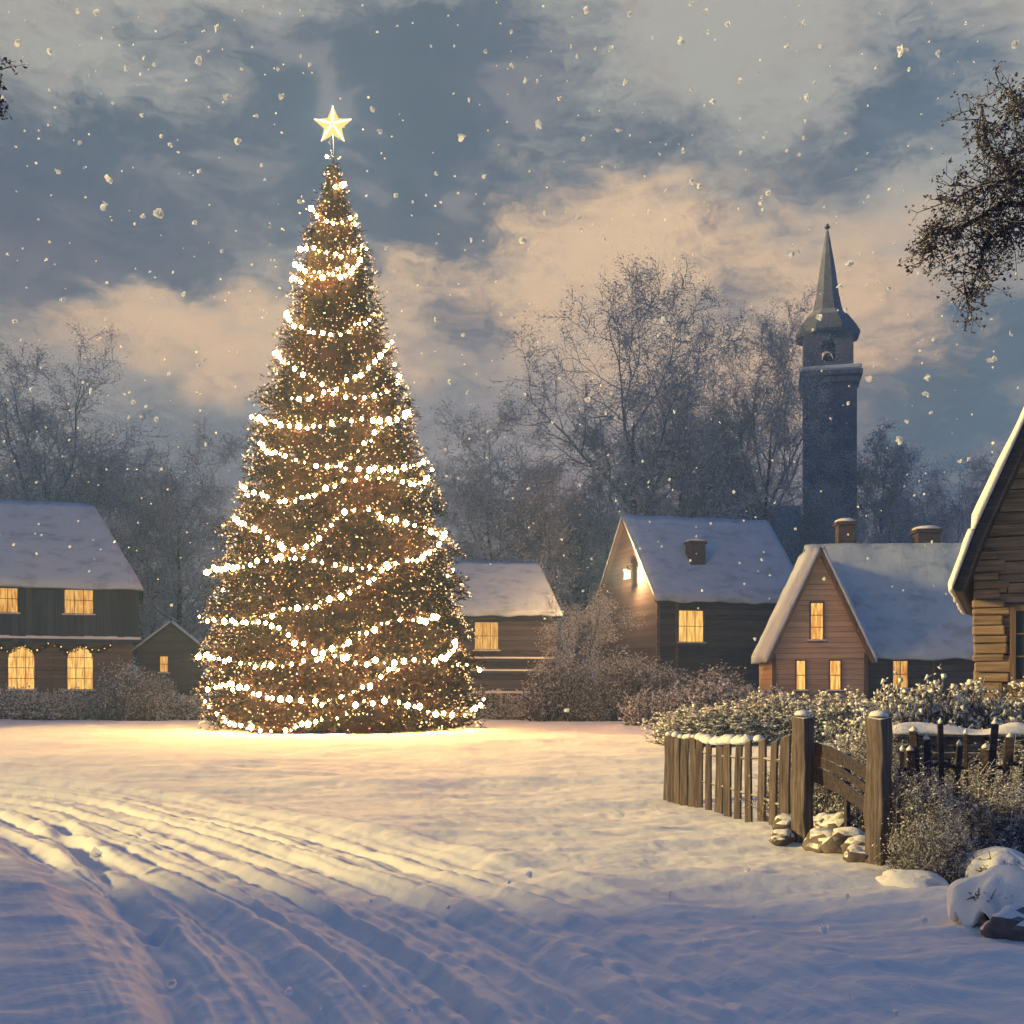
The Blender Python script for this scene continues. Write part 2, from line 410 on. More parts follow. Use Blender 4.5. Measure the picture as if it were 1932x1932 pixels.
def track(x, y):
    best = np.full(x.shape, 1e9); s = np.zeros(x.shape); t = np.zeros(x.shape)
    for i in range(len(TP) - 1):
        a = TP[i]; d = TP[i + 1] - a; l2 = d @ d
        k = np.clip(((x - a[0]) * d[0] + (y - a[1]) * d[1]) / l2, 0, 1)
        ex = x - a[0] - k * d[0]; ey = y - a[1] - k * d[1]; q = ex * ex + ey * ey
        m = q < best
        best = np.where(m, q, best); sg = np.sign(d[0] * ey - d[1] * ex)
        s = np.where(m, sg * np.sqrt(q), s); t = np.where(m, TL[i] + k * math.sqrt(l2), t)
    return s, t
def height(x, y):
    x = np.asarray(x, float); y = np.asarray(y, float)
    r = np.hypot(x, y)
    h = .22 * fbm(x * .13 + 5, y * .18, 3) + .10 * fbm(x * .5, y * 1.3 + 3, 3) + .045 * fbm(x * 1.4 + 9, y * 4.2, 4) + .012 * fbm(x * 7, y * 12, 3)
    s, t = track(x, y)
    wd = 1.75 + .25 * vn(t * .3, t * 0 + 2)
    win = 1 / (1 + np.exp((np.abs(s) - wd) * 5))
    sw = s + .12 * vn(t * .35, s * .4 + 7)
    st = .06 * vn(sw * 4.3, t * .12 + 4) + .055 * vn(sw * 9.5 + 3, t * .2) + .042 * vn(sw * 19, t * .35) + .022 * vn(sw * 38, t * .7)
    for c, w, dp in ((-.95, .10, .075), (.55, .11, .08), (-.2, .07, .05), (1.25, .08, .05), (-1.45, .07, .05), (.2, .05, .035), (.9, .05, .035), (-.6, .05, .035)):
        st = st - dp * np.exp(-((sw - c) / w) ** 2) + dp * .55 * np.exp(-((sw - c - w * 2) / (w * 1.2)) ** 2)
    st = st + .03 * fbm(x * 5, y * 5, 3)
    h = h * (1 - .75 * win) + (st - .05) * win + .05 * np.exp(-((np.abs(s) - wd - .15) / .22) ** 2)
    # lone side rut on the left
    for (ax, ay, bx, by) in ((-5.6, 13.5, -2.5, 7.6), (-2.5, 7.6, -1.45, 5.0), (-1.45, 5.0, -.6, 1.0)):
        dx, dy = bx - ax, by - ay; k = np.clip(((x - ax) * dx + (y - ay) * dy) / (dx * dx + dy * dy), 0, 1)
        q = np.hypot(x - ax - k * dx, y - ay - k * dy) + .05 * vn(x * 3, y * 3)
        h = h - .06 * np.exp(-(q / .09) ** 2) + .035 * np.exp(-((q - .2) / .1) ** 2)
    # drifts on the right around the posts and stones
    h = h + .14 * np.exp(-(((x - 3.9) / 1.6) ** 2 + ((y - 10.6) / 2.0) ** 2)) + .10 * np.exp(-(((x - 3.9) / .9) ** 2 + ((y - 7.6) / .7) ** 2))
    h = h * np.clip(1.3 - r / 130, .25, 1)
    e = np.clip((13.4 - y) / 7.5, 0, 1); h = h + 8.6 * np.exp(-((x + 19) / 4.8) ** 2) * e * e * (3 - 2 * e) * np.exp(-np.clip(-y - 14, 0, None) ** 2 / 400)  # made-up hill out of view on the left, added to shade the foreground
    e = np.clip((y - 41.5) / 6.0, 0, 1); h = h + 62 * np.exp(-((x + 78) / 13) ** 2) * e * e * (3 - 2 * e) * np.exp(-np.clip(y - 110, 0, None) ** 2 / 900)  # second unseen hill, invented to keep sun off the village and trees
    return h
# put the eye exactly 1.7 above the mean snow in view
def gz(x, y): return float(height(np.array([x]), np.array([y]))[0])
def make_ground():
    a1 = np.radians(np.concatenate([np.arange(-180, -44, 2.0), np.linspace(-44, 44, 860), np.arange(48, 180, 4.0)]))
    r = np.concatenate([[.4, .8, 1.3, 1.9, 2.5], np.geomspace(3.0, 70, 560), np.geomspace(72, 260, 34)])
    A, RR = np.meshgrid(a1, r); x = RR * np.sin(A); y = RR * np.cos(A); z = height(x, y)
    nr, na = x.shape
    vs = np.stack([x, y, z], -1).reshape(-1, 3)
    i = np.arange(nr - 1)[:, None] * na; j = np.arange(na)[None]; j2 = (j + 1) % na
    f = np.stack([i + j, i + na + j, i + na + j2, i + j2], -1).reshape(-1, 4)[:, ::-1]
    c = len(vs); vs = np.vstack([vs, [[0, 0, gz(0, 0)]]])
    o = mesh_obj('snow_ground', vs, f, m_ground, smooth=True)
    return o
g = make_ground(); tag(g, None, None, kind='structure')
# small disc closing the sheet under the camera
_t = [(.42 * math.sin(k * math.pi / 8), .42 * math.cos(k * math.pi / 8)) for k in range(16)]
o = mesh_obj('snow_under_viewer', [(x, y, gz(x, y) + .01) for x, y in _t], [tuple(range(16))[::-1]], m_ground); o['kind'] = 'structure'; o.name = 'ground'

# ------------------------------------------------------------------ building helpers
def roof_slab(mb, a, b, c, d, th):
    "quad a,b (eave) c,d (ridge) with thickness th downwards"
    q = [Vector(p) for p in (a, b, c, d)]; n = (q[1] - q[0]).cross(q[3] - q[0]).normalized()
    lo = [p - n * th for p in q]
    mb.add(q + lo, [(0, 1, 2, 3), (7, 6, 5, 4), (0, 4, 5, 1), (1, 5, 6, 2), (2, 6, 7, 3), (3, 7, 4, 0)])
def subdivided_slab(name, a, b, c, d, th, m, parent, nu=26, nv=14, amp=.05, seed=0, edge=.20):
    "snow blanket over a roof slope: uneven top, ragged rounded lower edge. a,b eave; d,c ridge"
    a, b, c, d = [Vector(p) for p in (a, b, c, d)]
    n = (b - a).cross(d - a).normalized(); vs = []; fs = []
    eave_d = ((a - d) + (b - c)).normalized(); ed = (b - a).normalized()
    for j in range(nv + 1):
        t = j / nv
        for i in range(nu + 1):
            s = i / nu
            p = (a * (1 - s) + b * s) * (1 - t) + (d * (1 - s) + c * s) * t
            k = th * (1 + .0) + amp * mnoise.noise(p * .9 + Vector((seed, 0, 0))) + amp * .5 * mnoise.noise(p * 3.1)
            if j == 0: p = p + eave_d * (edge * (.4 + mnoise.noise(Vector((s * 9 + seed, 3, 1))))); k *= .55
            if i in (0, nu): k *= .55
            vs.append(p + n * k)
    w = nu + 1
    for j in range(nv):
        for i in range(nu): fs.append((j * w + i, j * w + i + 1, (j + 1) * w + i + 1, (j + 1) * w + i))
    top = len(vs)
    vs += [v - n * (th * .9) if False else v - n * ((v - a).dot(n) - .004) for v in list(vs)]
    for j in range(nv):
        for i in range(nu): fs.append((top + j * w + i, top + (j + 1) * w + i, top + (j + 1) * w + i + 1, top + j * w + i + 1))
    rim = [i for i in range(w)] + [j * w + nu for j in range(1, nv + 1)] + [nv * w + i for i in range(nu - 1, -1, -1)] + [j * w for j in range(nv - 1, 0, -1)]
    for k in range(len(rim)):
        p, q = rim[k], rim[(k + 1) % len(rim)]; fs.append((p, top + p, top + q, q))
    return mesh_obj(name, vs, fs, m, parent, smooth=True)
def window(parent, x, y, z0, z1, w, m_p=None, cols=2, rows=2, arched=False, frame=m_trim, fw=.07, facing='front', snowy=True, seed=0):
    """a window on a wall whose outer face is at local y (front) ; parts: window (frame and glazing bars) > pane, sill"""
    mb = MB(); x0, x1 = x - w / 2, x + w / 2; o = .055
    def arch(zb, r, n=8): return [(x + r * math.cos(t), zb + r * math.sin(t)) for t in [math.pi * k / n for k in range(n + 1)]]
    if arched:
        zs = z1 - w / 2
        out = arch(zs, w / 2 + fw); inn = arch(zs, w / 2)
        out = [(x1 + fw, z0 - fw)] + out + [(x0 - fw, z0 - fw)]; inn = [(x1, z0)] + inn + [(x0, z0)]
    else:
        zs = z1
        out = [(x1 + fw, z0 - fw), (x1 + fw, z1 + fw), (x0 - fw, z1 + fw), (x0 - fw, z0 - fw)]
        inn = [(x1, z0), (x1, z1), (x0, z1), (x0, z0)]
    n = len(out)
    vs = [(a, y - o, b) for a, b in out] + [(a, y - o, b) for a, b in inn] + [(a, y + .01, b) for a, b in out] + [(a, y + .01, b) for a, b in inn]
    fs = []
    for i in range(n):
        j = (i + 1) % n
        fs += [(i, j, n + j, n + i), (2 * n + i, i + 0, j, 2 * n + j)[::1], (n + i, n + j, 3 * n + j, 3 * n + i)]
    mb.add(vs, fs)
    b = .028
    for k in range(1, cols): xx = x0 + w * k / cols; mb.box(xx - b / 2, xx + b / 2, y - .045, y - .012, z0, z1 - (.02 if not arched else w * .03))
    for k in range(1, rows): zz = z0 + (z1 - z0) * k / rows; mb.box(x0, x1, y - .042, y - .014, zz - b / 2, zz + b / 2)
    wn = mb.build('window', frame, parent)
    pts = [(a, y - .008, c) for a, c in inn]
    pn = MB().prism(pts, (0, .004, 0)).build('pane', m_p or m_win, wn)
    MB().box(x0 - .14, x1 + .14, y - .16, y - .0, z0 - fw - .07, z0 - fw - .005, jit=.004).build('sill', m_trim, wn)
    if snowy:
        s = MB(); k = 8
        for i in range(k):
            a = x0 - .13 + (w + .26) * i / k; s.box(a, a + (w + .26) / k, y - .15, y - .002, z0 - fw - .004, z0 - fw + .03 + .03 * rnd.random())
        s.build('sill_snow', m_snow, wn)
    return wn
def chimney(parent, x, y, z0, z1, w, name='chimney'):
    c = MB().box(x - w / 2, x + w / 2, y - w / 2.4, y + w / 2.4, z0, z1 - .25).box(x - w / 2 - .08, x + w / 2 + .08, y - w / 2.4 - .08, y + w / 2.4 + .08, z1 - .25, z1 - .1)
    c.box(x - w * .36, x + w * .36, y - w * .3, y + w * .3, z1 - .1, z1)
    o = c.build(name, m_brick, parent, bevel=.015)
    prof = [(w * .62, 0), (w * .60, .08), (w * .42, .14), (.02, .17)]
    MB().lathe(prof, (x, y, z1 - .098), 10, .4).build('chimney_snow', m_snow, o, smooth=True)
    return o
def gable_roof(parent, x0, x1, y0, y1, ze, zr, over=.35, th=.14, sn=.22, hip0=0, hip1=0, snow=m_roofsnow, ripple=.06, seed=0):
    "ridge along local x; hip insets at either end"
    ym = (y0 + y1) / 2; sl = (zr - ze) / (ym - y0); zo = ze - over * sl
    rb = MB(); xa, xb = x0 - over * .7, x1 + over * .7
    A = (xa, y0 - over, zo); B = (xb, y0 - over, zo); C = (xb - hip1, ym, zr); D = (xa + hip0, ym, zr)
    E = (xb, y1 + over, zo); G = (xa, y1 + over, zo)
    roof_slab(rb, A, B, C, D, th); roof_slab(rb, E, G, D, C, th)
    if hip1: rb.add([B, E, C], [(0, 1, 2)])
    if hip0: rb.add([G, A, D], [(0, 1, 2)])
    r = rb.build('roof', m_gate, parent)
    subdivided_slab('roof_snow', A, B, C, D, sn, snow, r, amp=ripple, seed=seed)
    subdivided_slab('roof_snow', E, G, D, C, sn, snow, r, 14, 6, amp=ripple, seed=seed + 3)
    return r

# ------------------------------------------------------------------ left timber house
def left_house():
    Y = 58; th = R(18.8)
    t = thing('timber_house', 'dark two-storey timber house with lit windows at the left edge', 'house', (PX(262, Y), Y, 0), th)
    w = MB(); w.box(-15.3, -.45, .3, 8.7, -.4, 4.05); w.build('lower_wall', m_brown, t)
    MB().box(-15.8, 0, 0, 9, 4.05, 7.0).build('upper_wall', m_darkv, t)
    s = MB()
    for i in range(40): a = -15.8 + 15.9 * i / 40; s.box(a, a + 15.9 / 40 + .01, -.2 - .02 * rnd.random(), .0, 4.02, 4.12 + .06 * rnd.random())
    s.build('ledge_snow', m_snow, t)
    MB().box(-15.8, .05, -.16, -.001, 3.82, 4.018).build('jetty_beam', m_darkv, t)
    for xa, xb in ((-.62, -.30), (-4.4, -4.25), (-9.2, -9.0)): MB().box(xa, xb, .18, .299, -.3, 3.815).build('wall_post', m_brown, t)
    gable_roof(t, -15.8, 0, 0, 9, 7.0, 11.6, .35, hip0=2.4, hip1=2.6, seed=1)
    for x in (-2.95, -6.55, -10.2, -13.6): window(t, x, 0, 5.35, 6.72, 1.36, m_win, 3, 2, frame=m_darkv)
    for x, mm in ((-2.9, m_win2), (-5.72, m_win2), (-10.4, m_win)): window(t, x, .3, 1.42, 3.62, 1.22, mm, 3, 4, arched=True, frame=m_brown)
    # garland over the lower windows
    g = thing('window_garland', 'sprig garland with small lamps hung over the arched windows of the left house', 'garland', t.matrix_world @ Vector((0, 0, 0)))
    g.location = t.location; g.rotation_euler = t.rotation_euler
    rg = np.random.RandomState(5); pts = []; lights = []
    for xa, xb in ((-6.9, -4.4), (-4.1, -1.4)):
        for i in range(46):
            s_ = i / 45; x = xa + (xb - xa) * s_; z = 3.62 - .35 * abs(math.sin(s_ * math.pi * 2)) + .12
            pts += [(x + rg.normal() * .06, .12 + rg.normal() * .05, z + rg.normal() * .08) for _ in range(9)]
            if i % 5 == 0: lights.append((x, -.0, z + rg.normal() * .06))
    v, f = specks_np(np.array(pts), rg.uniform(.03, .09, len(pts)), rg); mesh_obj('greenery', v, f, m_fir, g)
    for q in lights:
        v, f = specks_np(np.array([q]), np.array([.055]), rg, 1); mesh_obj('lamp', v, f, m_fairy, g)
left_house()

def shed():
    Y = 60.5
    t = thing('gabled_shed', 'small grey wooden shed with one tiny lit window beside the left house', 'shed', (PX(322, Y), Y, 0), R(16))
    w = 1.75
    mb = MB(); mb.prism([(-w, 0, -.4), (w, 0, -.4), (w, 0, 3.6), (0, 0, 5.0), (-w, 0, 3.6)], (0, 5, 0)); mb.build('wall', m_dark, t)
    rb = MB()
    roof_slab(rb, (-w - .3, 5.2, 3.42), (-w - .3, -.3, 3.42), (0, -.3, 5.08), (0, 5.2, 5.08), .1)
    roof_slab(rb, (w + .3, -.3, 3.42), (w + .3, 5.2, 3.42), (0, 5.2, 5.08), (0, -.3, 5.08), .1)
    r = rb.build('roof', m_gate, t)
    subdivided_slab('roof_snow', (-w - .3, 5.2, 3.42), (-w - .3, -.3, 3.42), (0, -.3, 5.08), (0, 5.2, 5.08), .16, m_roofsnow, r, 10, 8)
    subdivided_slab('roof_snow', (w + .3, -.3, 3.42), (w + .3, 5.2, 3.42), (0, 5.2, 5.08), (0, -.3, 5.08), .16, m_roofsnow, r, 10, 8)
    window(t, -.35, 0, 2.35, 3.2, .4, m_win, 1, 2, frame=m_dark)
shed()

def house_a():
    Y = 62; s = F / Y
    t = thing('low_cottage', 'low brown cottage with one lit window just right of the lit tree', 'cottage', (PX(800, Y), Y, 0), R(3))
    Lx = PX(1052, Y) - PX(800, Y)
    MB().box(0, Lx, 0, 8, -.4, 5.75).build('wall', m_dark, t)
    gable_roof(t, 0, Lx, 0, 8, 5.85, 8.9, .4, hip1=1.0, seed=5)
    x = PX(918, Y) - PX(800, Y)
    window(t, x, 0, PZ(1225, Y), PZ(1174, Y), 1.3, m_win, 3, 2, frame=m_dark)
    for xa, xb, za in ((x - 1.2, Lx - .2, 3.0), (x - 1.0, Lx - .8, 2.3)):
        lg = MB().box(xa, xb, -.35, -.002, za, za + .12).build('ledge', m_dark, t)
        MB().box(xa, xb, -.36, -.004, za + .125, za + .21, jit=.01).build('ledge_snow', m_snow, lg)
    pc = thing('garden_gate', 'small wooden gate with snow on its top rail, below the low cottage', 'gate', (PX(915, 53.5), 53.5, 0), R(2))
    for k in range(9): MB().box(.1 + k * .26, .2 + k * .26, -.02, .02, 0, 1.15 + .08 * rnd.random()).build('picket', m_trim, pc)
    for za in (.3, .9): MB().box(0, 2.5, .022, .06, za, za + .1).build('rail', m_trim, pc)
    for xa in (-.15, 2.5): MB().box(xa, xa + .16, -.06, .1, -.2, 1.5).build('post', m_trim, pc, bevel=.01)
    MB().box(0, 2.5, -.06, .09, 1.24, 1.34, jit=.02).build('rail_snow', m_snow, pc)
house_a()

def house_b():
    Y = 56; s = F / Y
    t = thing('lantern_house', 'dark snowy-roofed house with one large lit window and a glowing left gable', 'house', (PX(1240, Y), Y, 0), R(15))
    ze, zr = 6.16, 10.7; Lx = 8.4
    mb = MB(); mb.prism([(0, 0, -.4), (0, 9, -.4), (0, 9, ze), (0, 4.5, zr), (0, 0, ze)][::-1], (Lx, 0, 0)); mb.build('wall', m_dark, t)
    gable_roof(t, 0, Lx, 0, 9, ze + .12, zr + .12, .35, seed=9)
    window(t, 1.85, 0, 3.86, 5.45, 1.35, m_win2, 3, 2, frame=m_brown)
    chimney(t, 2.9, 1.75, 7.4, 9.35, .85)
    MB().box(-.06, .12, -.1, -.002, -.4, 6.0).build('corner_board', m_brown, t); MB().box(1.0, 1.14, -.08, -.002, -.4, 5.9).build('wall_batten', m_brown, t)
    MB().box(3.6, 6.8, -.3, -.002, 3.0, 3.1, jit=.01).build('ledge', m_dark, t)
    # lit lantern hung on the left gable
    p = t.location + Matrix.Rotation(R(15), 3, 'Z') @ Vector((-.6, 2.7, 7.3))
    ln = thing('wall_lantern', 'glowing lantern on the gable of the dark house, above the frosted shrub', 'lantern', p, R(15))
    MB().lathe([(.16, 0), (.16, .42)], sides=6).build('glass', m_lantern, ln)
    MB().lathe([(.24, .42), (.2, .5), (.03, .66)], sides=6).lathe([(.2, -.05), (.2, 0)], sides=6).build('cap', m_iron, ln)
    MB().tube([(0, 0, .66), (.3, 0, .75), (.56, 0, .7)], [.02] * 3, 6).build('bracket', m_iron, ln)
    l = bpy.data.lights.new('lantern_light', 'POINT'); l.energy = 1400; l.color = (1, .52, .17); l.shadow_soft_size = .15
    lo = bpy.data.objects.new('lantern_light', l); COL.objects.link(lo); lo.parent = ln; lo.location = (-.35, -.25, .2)
m_lantern = emis('lantern_glow', (1.0, .66, .3, 1), 5.0)
house_b()

def house_c():
    Y = 44
    X0 = PX(1541, Y)
    t = thing('gabled_cottage', 'pale clapboard cottage with a steep snow-edged front gable and long snowy roof', 'cottage', (X0, Y, 0), R(-4))
    # main block, ridge along x
    ze, zr, dep = 3.05, 7.45, 6.0
    MB().prism([(.3, 0, -.4), (.3, dep, -.4), (.3, dep, ze), (.3, dep / 2, zr), (.3, 0, ze)][::-1], (7.9, 0, 0)).build('wall', m_dark, t)
    r = MB(); o = .3; sl = (zr - ze) / (dep / 2)
    A = (.1, -o, ze - o * sl + .1); B = (8.6, -o, ze - o * sl + .1); C = (8.6, dep / 2, zr + .1); D = (.1, dep / 2, zr + .1)
    E = (8.6, dep + o, ze - o * sl + .1); G = (.1, dep + o, ze - o * sl + .1); D2 = (.1, dep / 2, zr + .1)
    roof_slab(r, A, B, C, D, .1); roof_slab(r, E, G, D2, C, .1)
    ro = r.build('roof', m_gate, t)
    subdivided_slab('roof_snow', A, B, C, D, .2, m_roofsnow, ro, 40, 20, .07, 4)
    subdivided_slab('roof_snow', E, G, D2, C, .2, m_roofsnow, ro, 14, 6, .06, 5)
    # cross gable wing facing the viewer
    w = 1.84; za = 6.95; zs = 3.0; y0 = -.55
    MB().prism([(-w, y0, -.4), (w, y0, -.4), (w, y0, zs), (0, y0, za), (-w, y0, zs)], (0, 3.4, 0)).build('gable_wall', m_pale, t)
    s2 = (za - zs) / w; ox = .26; yf = y0 - .32; yb = 3.0
    lo = zs - ox * s2
    rb = MB()
    LA = (-w - ox, yb, lo + .12); LB = (-w - ox, yf, lo + .12); LC = (0, yf, za + .12); LD = (0, yb, za + .12)
    RA = (w + ox, yf, lo + .12); RB = (w + ox, yb, lo + .12); 
    roof_slab(rb, LA, LB, LC, LD, .12); roof_slab(rb, RA, RB, LD, LC, .12)
    rg = rb.build('gable_roof', m_trim, t)
    subdivided_slab('gable_roof_snow', LA, LB, LC, LD, .2, m_roofsnow, rg, 14, 22, .05, 6, .06)
    subdivided_slab('gable_roof_snow', RA, RB, LD, LC, .2, m_roofsnow, rg, 14, 22, .05, 7, .06)
    for xa in (-w - .02, w - .12): MB().box(xa, xa + .14, y0 - .05, y0 - .002, -.4, zs - .1).build('corner_board', m_trim, t)
    s = F / (Y - .55)
    fx = lambda u: (u - 966) / s - X0
    fz = lambda v: EYE - (v - 1290) / s
    window(t, fx(1543), y0, fz(1206), fz(1138), .46, m_win2, 1, 3, frame=m_trim, fw=.06)
    window(t, fx(1513), y0, fz(1301), fz(1247), .33, m_win2, 1, 2, frame=m_trim, fw=.05)
    window(t, fx(1577), y0, fz(1301), fz(1247), .40, m_win2, 1, 2, frame=m_trim, fw=.05)
    window(t, fx(1703) + .02, 0, fz(1297), fz(1247), .56, m_win, 2, 2, frame=m_dark, fw=.06)
    for xa in (1.9, 4.5): MB().box(xa, xa + .11, -.06, -.002, -.4, 2.7).build('wall_batten', m_brown, t)
    chimney(t, PX(1587, 47.0) - X0, 3.3, 6.9, PZ(980, 47), .72)
    chimney(t, PX(1737, 47.0) - X0, 3.3, 6.9, PZ(996, 47), .95)
house_c()

def house_d():
    Y = 20; X = PX(1846, Y)
    t = thing('log_cabin', 'tall steep-roofed log cabin at the right edge with lamplit rough timber wall', 'cabin', (X, Y, 0), R(-24))
    W_ = 4.6; half = W_ / 2; ze = 4.2; za = 9.8; dep = 6.5
    slope = (za - ze) / half
    # rough timbers, each course its own height and set-back
    mb = MB(); z = -.3; k = 0
    while z < za - .25:
        h = rnd.uniform(.16, .27); zt = min(z + h, za - .05)
        if zt <= ze: xa, xb = 0, W_
        else: q = (zt - ze) / slope; xa, xb = q + .02, W_ - q - .02
        x = xa - (rnd.uniform(0, .10) if zt <= ze else 0)
        while x < xb - .01:
            nx = min(xb, x + rnd.uniform(.55, 1.9))
            if xb - nx < .3: nx = xb
            # leave the window opening
            dpt = rnd.uniform(0, .06)
            mb.box(x + .006, nx - .006, -dpt, .35, z + .006, zt - .008, jit=.007)
            x = nx
        z = zt; k += 1
    mb.build('wall', m_log, t, bevel=.02, bseg=2)
    mb = MB(); mb.prism([(.03, .34, -.3), (W_ - .03, .34, -.3), (W_ - .03, .34, ze), (half, .34, za - .1), (.03, .34, ze)], (0, dep - .34, 0)); mb.build('rear_wall', m_dark, t)
    # corner quoins of stacked short blocks
    q = MB(); z = -.3
    while z < ze - .25:
        h = rnd.uniform(.13, .24); d = rnd.uniform(.30, .55)
        q.box(-.06 - rnd.random() * .05, d, -.10 - rnd.random() * .04, .3, z + .008, z + h - .008, jit=.010); z += h
    q.build('corner_blocks', m_log, t, bevel=.03, bseg=2)
    # roof: thick thatch-like layer with snow
    ox = .42; lo = ze - ox * slope * .80; th = .22; yf = -.55; yb = dep + .3
    rb = MB()
    def prof(sgn):
        cx = half
        return [(cx + sgn * (half + ox), lo), (cx + sgn * (half + .05), ze - .05 + .28), (cx + sgn * half * .5, (ze + za) / 2 + .22), (cx, za + .25)]
    for sgn in (-1, 1):
        pr = prof(sgn); out = pr; inn = [(a - sgn * -0 - sgn * .0, b - .0) for a, b in pr]
        inn = []
        for i, (a, b) in enumerate(pr):
            a2, b2 = pr[min(i + 1, 3)]; a1, b1 = pr[max(i - 1, 0)]
            tx, tz = a2 - a1, b2 - b1; l = math.hypot(tx, tz); nx, nz = (-tz / l, tx / l)
            if nz < 0: nx, nz = -nx, -nz
            inn.append((a - nx * th, b - nz * th) if i < 3 else (a, b - th * 2.0))
        poly = out + inn[::-1]
        if sgn > 0: poly = poly[::-1]
        rb.prism([(a, yf, b) for a, b in poly], (0, yb - yf, 0))
    r = rb.build('roof', m_gate, t, bevel=.03)
    for sgn in (-1, 1):
        pr = prof(sgn)
        for i in range(3):
            a, b = pr[i], pr[i + 1]
            e = .03
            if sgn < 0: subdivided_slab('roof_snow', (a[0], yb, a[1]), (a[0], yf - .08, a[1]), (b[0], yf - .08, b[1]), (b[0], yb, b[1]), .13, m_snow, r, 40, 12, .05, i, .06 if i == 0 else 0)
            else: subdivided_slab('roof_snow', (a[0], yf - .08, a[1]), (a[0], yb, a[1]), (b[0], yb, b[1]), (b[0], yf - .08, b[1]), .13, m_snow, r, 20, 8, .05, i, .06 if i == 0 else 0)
    # bargeboard under the rake
    bb = MB()
    for sgn in (-1, 1):
        cx = half
        bb.prism([(cx + sgn * (half + .3), yf + .06, lo + .32), (cx, yf + .06, za - .25), (cx, yf + .06, za - .55), (cx + sgn * (half + .3), yf + .06, lo + .02)][::sgn], (0, .05, 0))
    bb.build('bargeboard', m_gate, t)
    window(t, .93, -.07, 1.78, 3.0, .62, m_glassD, 2, 3, frame=m_trim, fw=.10)
    window(t, 2.9, -.07, 1.78, 3.0, .62, m_win, 2, 3, frame=m_trim, fw=.10)
house_d()

# ------------------------------------------------------------------ church
def church():
    Y = 95; s = F / Y
    t = thing('church', 'dark church with a slender flared snowy spire rising behind the bare trees', 'church', (PX(1561, Y), Y, 0), R(-13))
    z = lambda v: PZ(v, Y); px = lambda p: p / s
    MB().box(-px(44), px(50), -px(45), px(45), -.4, z(722)).build('tower_shaft', m_tower, t)
    MB().box(-px(52), px(60), -px(54), px(54), z(722) - .02, z(712)).box(-px(48), px(55), -px(50), px(50), z(735), z(722) - .03).build('cornice', m_tower, t, bevel=.08)
    MB().box(-px(51), px(59), -px(53), px(53), z(712) + .003, z(712) + .35, jit=.08).build('cornice_snow', m_snow, t, bevel=.1)
    # belfry: four piers and walls with arched openings
    hw = px(44); zb, zt = z(712), z(636); ow = px(12); oz0, oz1 = z(694), z(662)
    b = MB(); tk = .5
    for (ax, sg) in (('y', -1), ('y', 1), ('x', -1), ('x', 1)):
        arc = [(ow * math.cos(a), oz1 + ow * math.sin(a)) for a in [math.pi * k / 6 for k in range(7)]]
        hole = [(ow, oz0)] + arc + [(-ow, oz0)]
        e = hw if ax == 'y' else hw - tk - .002
        segs = [[(-e, zb), (-ow, zb), (-ow, zt), (-e, zt)], [(ow, zb), (e, zb), (e, zt), (ow, zt)], [(-ow, zb), (ow, zb), (ow, oz0), (-ow, oz0)],
                [(-ow, zt), (-ow, oz1)] + [(-a, c) for a, c in arc][1:] + [(ow, zt)]]
        for sgm in segs:
            if ax == 'y': b.prism([(a, sg * (hw - (0 if sg < 0 else tk)) , c) for a, c in sgm], (0, tk, 0))
            else: b.prism([(sg * (hw - (0 if sg < 0 else tk)), a, c) for a, c in sgm], (tk, 0, 0))
    b.build('belfry', m_tower, t)
    MB().lathe([(.62, 0), (.5, .25), (.36, .8), (.2, 1.05), (.05, 1.1)], (0, 0, oz0 + .2), 12).build('bell', m_bronze, t, smooth=True)
    prof = [(58, 636), (57, 633), (50, 620), (38, 602), (27, 590), (21, 562), (14, 508), (3, 440), (.8, 432)]
    sp_ = MB().lathe([(px(r) * 1.08, z(v)) for r, v in prof], (0, 0, 0), 8, R(22.5)).build('spire', m_spire, t)
    MB().lathe([(px(60), z(640)), (px(62), z(636) - .003)], (0, 0, 0), 8, R(22.5)).build('eave', m_tower, t)
    MB().lathe([(.02, z(433)), (.2, z(431)), (.26, z(429)), (.2, z(427)), (.05, z(425.6)), (.16, z(424.5)), (.04, z(422))], (0, 0, 0), 8).build('finial', m_iron, sp_, smooth=True)
    # nave behind the trees
    zr = z(948)
    nv = MB(); nv.prism([(-9.5, -2.5, -.4), (-9.5, 7, -.4), (-9.5, 7, 12), (-9.5, 2.2, zr - .2), (-9.5, -2.5, 12)][::-1], (7.2, 0, 0)); nv.build('nave_wall', m_tower, t)
    gable_roof(t, -9.5, -2.4, -2.5, 7, 12.1, zr, .4, snow=m_roofsnow, seed=12)
m_spire = stone_mat('spire_slate', lin(112, 116, 142), lin(84, 90, 118), (.6, 1.1, .8))
church()

